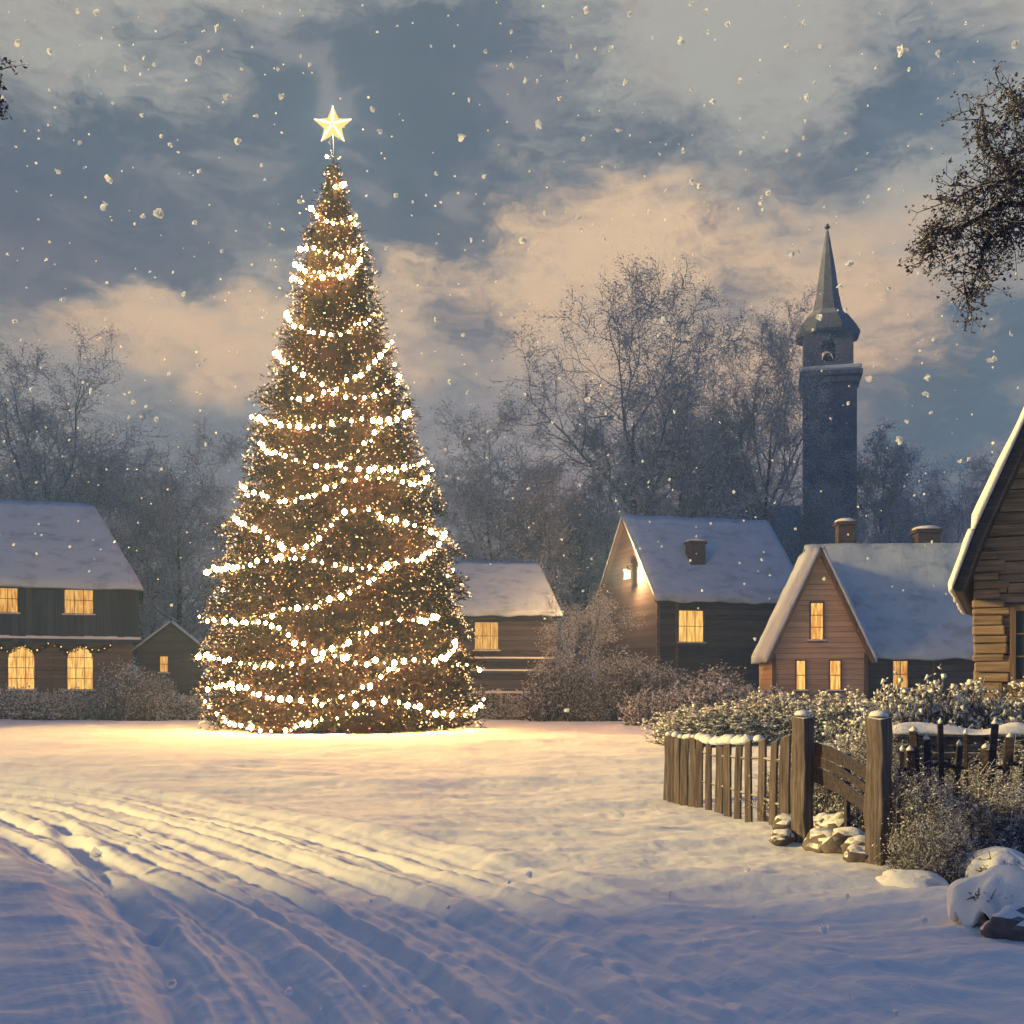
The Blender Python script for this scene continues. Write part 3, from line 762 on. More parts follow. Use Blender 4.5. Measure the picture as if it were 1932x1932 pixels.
# ------------------------------------------------------------------ bare snowy trees
def grow_tree(seed, H, spread, trunk_r, counts=(13, 9, 8, 8), lean=0.0, fork=.22, up=.35, twig_r=.016):
    rg = random.Random(seed); segs = []; frost = []
    def perp(d):
        a = Vector((rg.gauss(0, 1), rg.gauss(0, 1), rg.gauss(0, 1))); a -= d * a.dot(d); return a.normalized()
    def branch(p, d, ln, r, lvl):
        n = (7, 6, 5, 3, 2)[lvl]; pts = [p]; q = p.copy(); dd = d.copy(); rr = [r]
        for i in range(n):
            dd = (dd + perp(dd) * (.05, .22, .25, .28, .3)[lvl] + Vector((0, 0, (.0, .06, .04, .02, .0)[lvl]))).normalized()
            q = q + dd * ln / n; pts.append(q.copy()); rr.append(r * (1 - (.88 if lvl == 0 else .8) * (i + 1) / n))
        for i in range(n): segs.append((pts[i], pts[i + 1], rr[i], rr[i + 1], lvl))
        if lvl == 4:
            frost.append(pts[-1]); frost.append(pts[1]); return
        if lvl == 3: frost.append(pts[-1])
        c = counts[lvl]
        for k in range(c):
            t = (fork + (1 - fork) * (k + rg.random()) / c) if lvl == 0 else (.2 + .8 * (k + rg.random()) / c)
            f = t * n; i = min(n - 1, int(f)); b = pts[i].lerp(pts[i + 1], f - i)
            ax = (pts[i + 1] - pts[i]).normalized()
            sd = perp(ax)
            if lvl == 0:
                a = 2 * math.pi * (k * .381966 + rg.random() * .12); sd = Vector((math.cos(a), math.sin(a), 0))
                el_ = (.25 + 1.1 * t) * up / .35
                nd_ = (sd + Vector((0, 0, el_))).normalized(); l2 = spread * (1.05 - .35 * t) * rg.uniform(.85, 1.15)
            else:
                nd_ = (ax * .7 + sd * .95 + Vector((0, 0, .10))).normalized(); l2 = ln * (.52, .5, .48, .5)[lvl] * rg.uniform(.75, 1.25) * (1.1 - .35 * t)
            branch(b, nd_, l2, max(rr[i] * (.62 if lvl == 0 else .58), twig_r), lvl + 1)
    branch(Vector((0, 0, 0)), Vector((lean, 0, 1)).normalized(), H * .66, trunk_r, 0)
    return segs, frost
def tree_meshes(seed, H, spread, trunk_r, frost_n=4, frost_s=.095, **k):
    segs, frost = grow_tree(seed, H, spread, trunk_r, **k)
    out = []
    tr = [s for s in segs if s[4] == 0]; v, f = tubes_np([s[0] for s in tr], [s[1] for s in tr], [s[2] for s in tr], [s[3] for s in tr], 9)
    out.append(('trunk', v, f, m_bark, True))
    cr = [s for s in segs if s[4] in (1, 2)]; v1, f1 = tubes_np([s[0] for s in cr], [s[1] for s in cr], [s[2] for s in cr], [s[3] for s in cr], 4)
    cr = [s for s in segs if s[4] > 2]; v2, f2 = tubes_np([s[0] for s in cr], [s[1] for s in cr], [s[2] for s in cr], [s[3] for s in cr], 4)
    out.append(('crown', np.vstack([v1, v2]), np.vstack([f1, f2 + len(v1)]), m_twig, False))
    rg = np.random.RandomState(seed); fr = np.array([tuple(p) for p in frost]); fr = np.repeat(fr, frost_n, 0) + rg.normal(size=(len(fr) * frost_n, 3)) * frost_s * 2.2
    v, f = specks_np(fr, rg.uniform(.35, 1.0, len(fr)) ** 2 * frost_s, rg)
    out.append(('frost', v, f, m_frost, False))
    top = max(p[2] for p in v)
    return out, top
protos = {}
def bare_tree(key, u, vtop, Y, label, rz=0.0, sx=1.0, name='bare_tree', group='snowy bare trees behind the houses'):
    if key not in protos:
        prm = {'wide': dict(seed=11, H=25, spread=11.5, trunk_r=.5, fork=.16), 'tall': dict(seed=23, H=27, spread=10.0, trunk_r=.42, up=.5, fork=.2),
               'bushy': dict(seed=37, H=19, spread=9.0, trunk_r=.34, fork=.06), 'slim': dict(seed=51, H=20, spread=5.5, trunk_r=.3, up=.6)}[key]
        ms, top = tree_meshes(**prm); protos[key] = ([], top)
        for (n, v, f, m, sm) in ms:
            o = mesh_obj(n, v, f, m, None, sm); protos[key][0].append(o.data); bpy.data.objects.remove(o)
    datas, top = protos[key]; ztop = PZ(vtop, Y); k = ztop / top
    x = PX(u, Y)
    t = thing(name, label, 'tree', (x, Y, gz(x, Y) - .15), rz, group); t.scale = (k * sx, k * sx, k)
    for d in datas: o = bpy.data.objects.new(d.name.split('.')[0], d); COL.objects.link(o); o.parent = t
    return t
bare_tree('wide', 115, 612, 76, 'broad snowy bare tree behind the roof of the left timber house', R(20), 1.1)
bare_tree('bushy', 335, 800, 74, 'shorter frosted tree between the left house and the lit tree', R(80))
bare_tree('bushy', 30, 800, 84, 'low frosted tree behind the far left end of the timber house roof', R(200), 1.1)
bare_tree('wide', 1180, 450, 80, 'tallest frosted bare tree, right of centre above the cottages', R(140), .98)
bare_tree('tall', 1425, 548, 78, 'frosted bare tree immediately left of the church spire', R(60), .75)
bare_tree('bushy', 955, 775, 80, 'frosted tree just right of the lit tree, above the low cottage', R(10), 1.15)
bare_tree('wide', 1310, 640, 84, 'frosted tree standing between the tallest tree and the church tower', R(250), .8)
bare_tree('bushy', 1085, 740, 82, 'frosted tree in the gap left of the tallest tree trunk, above the low cottage roof', R(170), 1.1)
bare_tree('tall', 1350, 745, 86, 'lower frosted tree right behind the ridge of the dark lantern house', R(330), .9)
bare_tree('bushy', 215, 740, 80, 'frosted tree between the broad left tree and the shorter one', R(300), 1.0)
bare_tree('bushy', 1560, 850, 83, 'frosted tree growing against the foot of the church tower', R(290), .75)
bare_tree('bushy', 1768, 818, 75, 'frosted round tree above the roof between the two chimneys and the log cabin', R(130), 1.0)
bare_tree('slim', 1655, 790, 88, 'slim frosted tree close to the right side of the church tower', R(40), 1.0)

# far wood closing the horizon
def far_wood():
    rg = np.random.RandomState(4); V_ = []; F_ = []; b = 0
    segs, frost = grow_tree(71, 16, 6, .3, counts=(7, 5, 4, 3), twig_r=.03)
    v0, f0 = tubes_np([s[0] for s in segs], [s[1] for s in segs], [s[2] for s in segs], [s[3] for s in segs], 3)
    for i in range(74):
        a = R(-33 + 68 * (i + rg.rand()) / 74); r = rg.uniform(112, 165); k = rg.uniform(.8, 1.35); c, s_ = math.cos(i * 2.4), math.sin(i * 2.4)
        v = v0 * [k * 1.25, k * 1.25, k]; v = np.stack([v[:, 0] * c - v[:, 1] * s_ + r * math.sin(a), v[:, 0] * s_ + v[:, 1] * c + r * math.cos(a), v[:, 2] - .3], -1)
        V_.append(v); F_.append(f0 + b); b += len(v)
    o = mesh_obj('distant_wood', np.vstack(V_), np.vstack(F_), m_twig); tag(o, 'far-off bluish winter wood behind the village', 'wood', kind='stuff')
far_wood()

# ------------------------------------------------------------------ bushes and hedges
def bush_data(seed, w, d, h, n=260, twig=.012, leaf=.03, leaves=900, up=.9, leafm=False):
    rg = np.random.RandomState(seed); P0 = []; P1 = []; R0 = []; R1 = []; tips = []
    for i in range(n):
        bx, by = rg.uniform(-.38, .38) * w, rg.uniform(-.38, .38) * d
        a = rg.uniform(0, 2 * math.pi); q = rg.uniform(0, .5) ** .5
        tx, ty = bx + math.cos(a) * q * w * .35, by + math.sin(a) * q * d * .4
        e = max(0, 1 - (tx / (w * .56)) ** 2 - (ty / (d * .6)) ** 2) ** .5
        tz = h * (e * .8 + .2) * rg.uniform(.65, 1.08)
        p = np.array([bx, by, -.05]); tgt = np.array([tx, ty, tz]); pr = p; k = 4
        for j in range(1, k + 1):
            c = p + (tgt - p) * j / k + rg.normal(size=3) * .05 * h * (j < k or 1)
            P0.append(pr); P1.append(c); R0.append(twig * (1.6 - 1.3 * (j - 1) / k)); R1.append(twig * (1.6 - 1.3 * j / k))
            if j >= 1:
                for _ in range(3):
                    dd = rg.normal(size=3); dd[2] = abs(dd[2]) * .8; dd *= rg.uniform(.07, .2) * h / np.linalg.norm(dd)
                    P0.append(c); P1.append(c + dd); R0.append(twig * .55); R1.append(twig * .25); tips.append(c + dd)
            pr = c
    v, f = tubes_np(P0, P1, R0, R1, 3)
    tips = np.array(tips); idx = rg.randint(0, len(tips), leaves); C = tips[idx] + rg.normal(size=(leaves, 3)) * .02 * h
    v2, f2 = specks_np(C, rg.uniform(.3, 1, leaves) * leaf, rg, .7)
    return (v, f), (v2, f2)
bproto = {}
def bush(key, name, label, cat, loc, rz=0, s=(1, 1, 1), group=None, leafmat=None, **k):
    kk = (key, leafmat.name if leafmat else '')
    if kk not in bproto:
        (v, f), (v2, f2) = bush_data(**k)
        a = mesh_obj('twigs', v, f, m_bushtwig); b = mesh_obj('snow_flecks' if not leafmat else 'leaves', v2, f2, leafmat or m_frost)
        bproto[kk] = (a.data, b.data); bpy.data.objects.remove(a); bpy.data.objects.remove(b)
    t = thing(name, label, cat, loc, rz, group); t.scale = s
    for d in bproto[kk]: o = bpy.data.objects.new(d.name.split('.')[0], d); COL.objects.link(o); o.parent = t
    return t
def B(*a, **k): return bush(*a, **k)
K_hedge = dict(seed=3, w=3.0, d=1.4, h=1.2, n=230, twig=.014, leaf=.08, leaves=3600)
K_shrub = dict(seed=5, w=2.0, d=1.8, h=1.5, n=260, twig=.010, leaf=.045, leaves=3200)
# hedge before the left house (one row of clipped hedge pieces = one hedge)
def hedge(name, label, pts, w=3.0, hs=1.0, seed=0, cat='hedge'):
    key = ('hedge', 'x')
    rg = np.random.RandomState(seed); VV = []; FF = []; V2 = []; F2 = []; b = 0; b2 = 0
    (v, f), (v2, f2) = hedge_src
    loc = Vector((pts[0][0], pts[0][1], 0))
    t = thing(name, label, cat, loc)
    for (x, y) in pts:
        a = rg.uniform(-.3, .3) + math.pi * rg.randint(0, 2); k = rg.uniform(.8, 1.2); hh = hs * rg.uniform(.75, 1.2)
        def tr(q): return np.stack([q[:, 0] * math.cos(a) * k - q[:, 1] * math.sin(a) * k + x - loc.x, q[:, 0] * math.sin(a) * k + q[:, 1] * math.cos(a) * k + y - loc.y, q[:, 2] * hh + gz(x, y)], -1)
        VV.append(tr(v)); FF.append(f + b); b += len(v); V2.append(tr(v2)); F2.append(f2 + b2); b2 += len(v2)
    mesh_obj('twigs', np.vstack(VV), np.vstack(FF), m_bushtwig, t); mesh_obj('snow_flecks', np.vstack(V2), np.vstack(F2), m_frost, t)
    return t
hedge_src = bush_data(**K_hedge)
hedge('hedge', 'long low snowy hedge in front of the left timber house', [(PX(u, 53), 53) for u in range(-100, 395, 46)], hs=1.0, seed=1)
hedge('hedge', 'low snowy hedge right of the lit tree, below the low cottage', [(PX(u, 54), 54 - .004 * (u - 900)) for u in range(925, 1235, 44)], hs=.95, seed=2)
hedge('hedge', 'frosted hedge behind the picket fence, below the gabled cottage', [(PX(u, 31), 31) for u in range(1335, 1720, 60)], hs=1.0, seed=3)
hedge('hedge', 'snowy hedge running from the dark house to the gabled cottage', [(PX(u, 43), 43 - .006 * (u - 1225)) for u in range(1235, 1480, 50)], hs=1.15, seed=8)
hedge('hedge', 'tangled snowy hedge in front of the log cabin', [(PX(u, 17.2), 17.2) for u in range(1720, 2080, 90)], hs=1.15, seed=4)
# frosted small tree before the dark house
def small_tree():
    ms, top = tree_meshes(91, 6.2, 3.4, .12, frost_n=3, frost_s=.075, counts=(9, 7, 6, 5), fork=.08, twig_r=.012)
    Y = 52; x = PX(1112, Y); t = thing('frosted_shrub_tree', 'small frosted rounded tree glowing under the lantern of the dark house', 'tree', (x, Y, gz(x, Y) - .1)); k = PZ(1095, Y) / top
    t.scale = (k * .92, k * .92, k)
    for (n, v, f, m, sm) in ms: mesh_obj(n, v, f, m if n != 'crown' else m_bushtwig, t, sm)
small_tree()
for i, (u, Y, s, lb) in enumerate([(1060, 51, 1.9, 'snowy shrub left of the small frosted tree, below the low cottage window'), (1190, 50.5, 1.8, 'snowy shrub at the right foot of the small frosted tree'), (1250, 52, 1.6, 'snowy shrub against the corner of the dark house'), (1120, 50, 1.2, 'lowest snowy shrub in front of the small frosted tree'), (1350, 46, 1.5, 'snowy shrub under the large window of the dark house')]):
    x = PX(u, Y); B('shrub', 'snowy_shrub', lb, 'shrub', (x, Y, gz(x, Y)), i * 1.3, (s, s, s), 'snowy shrubs between the cottages', **K_shrub)
for u, Y, s, lb in [(235, 52.5, 1.5, 'frosted shrub at the right corner of the left timber house'), (290, 54, 1.2, 'frosted shrub in front of the small grey shed')]:
    x = PX(u, Y); B('shrub', 'snowy_shrub', lb, 'shrub', (x, Y, gz(x, Y)), u, (s, s, s * 1.1), 'frosted shrubs beside the left house', **K_shrub)

# ------------------------------------------------------------------ the lit fir
TY = 41.5; TS = TY / F
PROF = [(285, 10), (310, 18), (350, 32), (400, 48), (440, 62), (480, 78), (520, 84), (560, 90), (600, 100), (640, 112), (700, 128), (760, 152), (840, 170), (900, 182), (960, 200), (1050, 222), (1150, 246), (1250, 256), (1330, 264), (1360, 258), (1385, 240)]
PZs = np.array([PZ(v, TY) for v, _ in PROF])[::-1]; PRs = np.array([max(.07, w * TS - .24) for _, w in PROF])[::-1]
TX = PX(638, TY)
def cx(z): return np.interp(z, [0, 21], [PX(645, TY) - TX, PX(629, TY) - TX])
def rad(z, a):
    z = np.asarray(z, float); a = np.asarray(a, float)
    r = np.interp(z, PZs, PRs)
    tier = ((z * .74 + .30 * np.sin(a * 2 + z * .5) + .25 * np.sin(a * 5 + 1)) % 1.0)
    return r * (1 + .13 * (.5 - tier) + .10 * vn(a * 1.6 + 20, z * .9) + .09 * vn(a * 5 + 3, z * 2.2))
def fir():
    t = thing('christmas_tree', 'huge conical fir wrapped in strings of warm glowing lights on the snowy green', 'tree', (TX, TY, 0))
    rg = np.random.RandomState(1)
    MB().tube([(0, 0, -.3), (0, 0, 6), (float(cx(14.)), 0, 14), (float(cx(21.)), 0, 21.3)], [.45, .36, .2, .03], 10).build('trunk', m_bark, t, smooth=True)
    n = 11000; z = rg.uniform(0.02, 21.4, n * 4); a = rg.uniform(-math.pi, math.pi, n * 4); keep = rg.uniform(0, 5.4, n * 4) < np.interp(z, PZs, PRs) + .35
    z = z[keep][:n]; a = a[keep][:n]; n = len(z)
    r = rad(z, a) * rg.uniform(.74, 1.0, n); sz = (.35 + .11 * np.interp(z, PZs, PRs)) * np.where(rg.rand(n) < .12, 1.55, 1.0)
    base = np.stack([cx(z) + r * np.cos(a), r * np.sin(a), z], -1)
    dr = np.stack([np.cos(a), np.sin(a), rg.uniform(-.35, .30, n)], -1) + rg.normal(size=(n, 3)) * .28; dr /= np.linalg.norm(dr, axis=1, keepdims=True)
    ln = sz * rg.uniform(.6, 1.15, n); base -= dr * ln[:, None] * .55
    K = 15; tt = rg.uniform(.05, 1, (n, K)); side = rg.normal(size=(n, K, 3)); side -= dr[:, None] * (side * dr[:, None]).sum(-1, keepdims=True); side /= np.linalg.norm(side, axis=2, keepdims=True)
    p = base[:, None] + dr[:, None] * (ln[:, None] * tt)[..., None]
    nl = (.30 * (1.1 - .6 * tt) * sz[:, None] * rg.uniform(.6, 1.2, (n, K)))[..., None]
    tip = p + (side * .8 + dr[:, None] * .8) * nl
    wv = np.cross(side, dr[:, None]); w = .12 * nl
    q = np.stack([p - wv * w, p + wv * w, tip], 2).reshape(-1, 3)
    q[:, 2] = np.maximum(q[:, 2], .02)
    f = np.arange(len(q)).reshape(-1, 3)
    fo = mesh_obj('foliage', q, f, m_fir, t)
    # dense inner boughs
    mb_z = np.linspace(.05, 21.2, 70); aa = np.linspace(-math.pi, math.pi, 49)[:-1]
    A, Z = np.meshgrid(aa, mb_z); rr = rad(Z, A) * .74; v = np.stack([cx(Z) + rr * np.cos(A), rr * np.sin(A), Z], -1).reshape(-1, 3)
    i = np.arange(69)[:, None] * 48; j = np.arange(48)[None]; f = np.stack([i + j, i + (j + 1) % 48, i + 48 + (j + 1) % 48, i + 48 + j], -1).reshape(-1, 4)
    mesh_obj('inner_boughs', v, f, m_fir, t)
    # frost on the needle tips
    k = rg.choice(n, 1300); pp = base[k] + dr[k] * ln[k][:, None] * rg.uniform(.7, 1.1, (1300, 1)); v, f = specks_np(pp, rg.uniform(.015, .045, 1300), rg)
    mesh_obj('frost', v, f, m_frost, t)
fir()

def on_tree(u, v, out=.10):
    "point on the front of the fir seen at (u, v)"
    y = TY - 3
    for _ in range(14):
        X = (u - 966) / F * y - TX; Z = EYE - (v - 1290) / F * y
        R_ = float(np.interp(Z, PZs, PRs)) + out; dx = X - float(cx(Z))
        dx = max(-R_ * .985, min(R_ * .985, dx)); a = math.atan2(-math.sqrt(max(0, R_ * R_ - dx * dx)), dx)
        R2 = float(rad(Z, a)) + out; y = TY + R2 * math.sin(a)
    return Vector((TX + float(cx(Z)) + R2 * math.cos(a), y, Z))
GAR = [
 ([(614, 296), (638, 297)], 'first tiny string of lights just under the star'),
 ([(630, 353), (641, 351), (655, 346)], 'short string of lights second below the star'),
 ([(584, 396), (603, 411), (630, 419), (650, 415), (668, 414), (686, 407)], 'short light garland around the narrow top of the fir'),
 ([(570, 470), (592, 468), (612, 478), (640, 478), (664, 470), (694, 462)], 'light garland on the upper fir, upper of two close strands'),
 ([(552, 500), (580, 508), (612, 520), (645, 522), (668, 512), (684, 492)], 'light garland on the upper fir, middle of three close strands'),
 ([(546, 526), (574, 528), (604, 516), (640, 508), (670, 506)], 'light garland on the upper fir, lowest of three close strands'),
 ([(524, 592), (546, 606), (578, 625), (618, 632), (655, 622), (690, 606), (715, 592)], 'light garland sagging across the fir below the dark gap'),
 ([(514, 664), (543, 685), (572, 706), (604, 724), (632, 733), (665, 715), (700, 690), (728, 664), (742, 640)], 'deep V-shaped light garland on the upper half of the fir'),
 ([(545, 752), (580, 748), (615, 742), (655, 744), (700, 752), (740, 738)], 'nearly level light garland under the deep V-shaped one'),
 ([(478, 790), (515, 797), (560, 803), (612, 800), (672, 792), (725, 796), (768, 780)], 'long level light garland at mid height of the fir'),
 ([(482, 832), (505, 850), (548, 862), (600, 874), (650, 882), (705, 886), (755, 886), (800, 868)], 'long light garland falling gently to the right at mid height'),
 ([(640, 872), (672, 852), (700, 830), (735, 802), (768, 778)], 'short light garland climbing steeply to the right edge at mid height'),
 ([(436, 915), (470, 930), (510, 942), (560, 942), (610, 925), (660, 908), (720, 900), (772, 912), (820, 905)], 'wavy light garland just below mid height of the fir'),
 ([(428, 976), (462, 990), (500, 1012), (540, 1036), (580, 1030), (612, 1000), (648, 968), (690, 962), (735, 975), (785, 990), (835, 1010)], 'light garland dipping low left and arching high at the middle'),
 ([(408, 1078), (455, 1070), (515, 1052), (575, 1054), (635, 1068), (705, 1070), (770, 1060), (822, 1035), (850, 1004)], 'light garland rising to the right edge on the lower half'),
 ([(500, 1160), (545, 1150), (592, 1143), (632, 1128), (672, 1110), (705, 1090), (735, 1065)], 'short slanting light garland climbing to the right in the lower half'),
 ([(392, 1164), (430, 1176), (480, 1172), (530, 1190), (566, 1215), (602, 1232), (640, 1222), (685, 1198), (735, 1175), (785, 1166), (845, 1168)], 'deeply sagging light garland on the lower part of the fir'),
 ([(386, 1238), (430, 1246), (490, 1254), (545, 1252), (600, 1240), (640, 1238), (700, 1250), (760, 1248), (815, 1246), (862, 1232), (890, 1208)], 'light garland third from the bottom, lifting at its right end'),
 ([(386, 1300), (410, 1290), (445, 1296), (490, 1312), (550, 1324), (610, 1324), (670, 1304), (715, 1278), (760, 1258)], 'light garland second from the bottom, lying around the left side'),
 ([(386, 1328), (402, 1352), (440, 1368), (490, 1376), (540, 1376), (590, 1364), (645, 1352), (680, 1330), (730, 1322), (790, 1334), (845, 1350), (882, 1342), (918, 1318)], 'lowest light garland, its right end sticking out past the fir'),
]
ico = None
def bulb_mesh():
    import bmesh
    bm = bmesh.new(); bmesh.ops.create_icosphere(bm, subdivisions=1, radius=1.0)
    for v in bm.verts: v.co.z *= 1.15
    me = bpy.data.meshes.new('bulb'); bm.to_mesh(me); bm.free(); me.materials.append(m_bulb)
    for p in me.polygons: p.use_smooth = True
    return me
BM = bulb_mesh(); GP = []
def garland(pts3, label, group='strings of lights on the fir', step=.34, size=.066, dense=1.0):
    pts3 = [Vector(p) for p in pts3]
    P_ = smooth_poly([tuple(p) for p in pts3], 10)
    l = np.concatenate([[0], np.cumsum(np.linalg.norm(np.diff(P_, axis=0), axis=1))]); o0 = Vector(P_[0])
    t = thing('light_garland', label, 'string lights', o0, 0, group)
    MB().tube([Vector(p) - o0 for p in P_], [.012] * len(P_), 4).build('wire', m_wire, t)
    GP.append(P_)
    d = 0.0; n = 0
    while d <= l[-1] and n < 100:
        p = Vector([np.interp(d, l, P_[:, k]) for k in range(3)]) - o0 + Vector((rnd.gauss(0, .03), rnd.gauss(0, .03), rnd.gauss(0, .05)))
        b = bpy.data.objects.new('bulb', BM); COL.objects.link(b); b.parent = t; b.location = p
        s = size * rnd.choice((.5, .7, .9, 1, 1.2, 1.45)); b.scale = (s, s, s); d += step * rnd.uniform(.65, 1.4); n += 1
for pts, lb in GAR:
    far_end = 'sticking out' in lb
    P3 = [on_tree(u, v) for u, v in pts]
    if far_end: P3[-1] = P(918, 1318, TY - 1.0); P3[-2] = P(884, 1342, TY - 2.2)
    garland(P3, lb)
# strands carrying on round the back of the fir
for i, z in enumerate((2.0, 5.5, 9.5, 14.0)):
    a = np.linspace(.15, math.pi - .15, 16); zz = z + .5 * np.sin(a * 3 + i)
    garland([Vector((TX + float(cx(q)) + (float(rad(q, b)) + .1) * math.cos(b), TY + (float(rad(q, b)) + .1) * math.sin(b), q)) for b, q in zip(a, zz)], ('lowest', 'second', 'third', 'highest')[i] + ' garland carried around the far side of the fir', step=.55)
def fairy():
    rg = np.random.RandomState(8)
    A = []
    for p in GP[:len(GAR)]:
        d = np.linalg.norm(np.diff(p, axis=0), axis=1); k = np.repeat(np.arange(len(d)), np.maximum(1, (d * 11).astype(int)))
        q = p[k] + (p[k + 1] - p[k]) * rg.rand(len(k), 1) + rg.normal(size=(len(k), 3)) * [.08, .06, .11]; A.append(q)
    A = np.vstack(A); v, f = specks_np(A, rg.uniform(.018, .05, len(A)), rg, 1)
    tag(mesh_obj('fairy_lights', v, f, m_fairyb), 'small golden lights clustered thickly along the garlands of the fir', 'fairy lights', kind='stuff')
    for nm, n, mm, lb, s in (('fairy_lights', 1500, m_fairyb, 'larger golden pinpoint lights strewn between the garlands of the fir', (.03, .062)), ('fairy_lights', 6500, m_fairy, 'countless tiny amber fairy lights scattered through the fir', (.014, .044)), ('fairy_lights', 1500, m_fairyw, 'tiny pale fairy lights scattered through the fir', (.014, .044))):
        z = rg.uniform(.1, 21.2, n * 4); a = rg.uniform(-math.pi, math.pi, n * 4); k = rg.uniform(0, 5.4, n * 4) < np.interp(z, PZs, PRs) + .2
        z = z[k][:n]; a = a[k][:n]; r = rad(z, a) + rg.uniform(-.12, .12, len(z))
        v, f = specks_np(np.stack([TX + cx(z) + r * np.cos(a), TY + r * np.sin(a), z], -1), rg.uniform(*s, len(z)), rg, 1)
        tag(mesh_obj(nm, v, f, mm), lb, 'fairy lights', kind='stuff')
fairy()
def star():
    c = P(628, 237, TY); Rr = 38 * TS
    t = thing('tree_star', 'glowing five-pointed star on the tip of the lit fir', 'star', c)
    pts = [(math.sin(math.pi * k / 5) * (Rr if k % 2 == 0 else Rr * .46), math.cos(math.pi * k / 5) * (Rr if k % 2 == 0 else Rr * .46)) for k in range(10)]
    vs = [(a, 0, b) for a, b in pts] + [(0, -.16, 0), (0, .16, 0)]
    fs = [((k + 1) % 10, k, 10) for k in range(10)] + [(k, (k + 1) % 10, 11) for k in range(10)]
    mesh_obj('body', vs, fs, m_star, t)
    for k in range(0, 10, 2):
        a, b = pts[k]; MB().tube([(a * .06, -.15, b * .06), (a * .5, -.12, b * .5), (a * .97, -.03, b * .97)], [.035, .045, .02], 6).build('ray_tube', m_starhot, t)
    MB().tube([(0, 0, -Rr * .42), (.02, 0, -Rr * .8), (.03, 0, -Rr - .35)], [.018] * 3, 6).build('stem', m_iron, t)
    l = bpy.data.lights.new('star_light', 'POINT'); l.energy = 600; l.color = (1, .66, .28); l.shadow_soft_size = .2
    lo = bpy.data.objects.new('star_light', l); COL.objects.link(lo); lo.parent = t; lo.location = (0, -.5, 0)
star()

# ------------------------------------------------------------------ fence, posts, broken gate
def fence():
    us = [1258, 1267, 1278, 1291, 1305, 1319, 1337, 1356, 1373, 1392, 1413, 1436, 1458, 1480]
    vb = lambda u: np.interp(u, [1258, 1300, 1350, 1400, 1440, 1480, 1500], [1500, 1505, 1517, 1538, 1556, 1580, 1592])
    vt = lambda u: np.interp(u, [1258, 1310, 1360, 1440, 1480], [1384, 1392, 1402, 1396, 1392])
    x0, y0 = gp(1380, 1525)
    t = thing('picket_fence', 'weathered picket fence with warm lit pickets and snow piled along its top', 'fence', (x0, y0, 0))
    tops = []
    for u in us:
        x, y = gp(u, vb(u)); z1 = PZ(vt(u), y) + rnd.uniform(-.02, .03); zb = gz(x, y) - .12
        w = rnd.uniform(.045, .065); dd = .022; yaw = R(rnd.uniform(-50, -25)); tl = rnd.uniform(-.03, .03)
        mtx = Matrix.Translation((x - x0, y - y0, 0)) @ Matrix.Rotation(yaw, 4, 'Z') @ Matrix.Rotation(tl, 4, 'Y')
        m_ = MB(); k = rnd.uniform(-.02, .02)
        vs = [(-w, -dd, zb), (w, -dd, zb), (w, dd, zb), (-w, dd, zb), (-w * .96 + k, -dd, z1 * .6), (w * .96 + k, -dd, z1 * .6), (w * .96 + k, dd, z1 * .6), (-w * .96 + k, dd, z1 * .6),
              (-w * .9, -dd, z1 - .03), (w * .9, -dd, z1 + .01), (w * .9, dd, z1 + .01), (-w * .9, dd, z1 - .03)]
        vs = [mtx @ Vector(v) for v in vs]
        m_.add(vs, [(0, 3, 2, 1), (8, 9, 10, 11)] + [(a + i, a + (i + 1) % 4, a + 4 + (i + 1) % 4, a + 4 + i) for a in (0, 4) for i in range(4)])
        m_.build('picket', m_fence, t, bevel=.006)
        tops.append((x - x0, y - y0, z1))
    for h in (.25, .72):
        MB().tube([(a + .03, b + .045, c * h + .05) for a, b, c in tops], [.018] * len(tops), 4).build('rail', m_fence, t)
    # lumpy snow along the top
    rg = np.random.RandomState(3); v = []; f = []
    s = MB()
    for i in range(len(tops) - 1):
        for k in range(3):
            q = (k + .5) / 3; c = [tops[i][j] * (1 - q) + tops[i + 1][j] * q for j in range(3)]
            if 5 <= i <= 9 or rnd.random() < .45:
                r_ = rnd.uniform(.05, .085) * (1.25 if 5 <= i <= 9 else .8)
                MB().lathe([(r_ * .8, 0), (r_ * 1.1, r_ * .35), (r_ * .9, r_ * .85), (r_ * .4, r_ * 1.15), (.005, r_ * 1.2)], (c[0] + rnd.gauss(0, .012), c[1] + rnd.gauss(0, .012), c[2] - .03), 8, rnd.random()).build('snow_cap', m_snow, t, smooth=True)
fence()
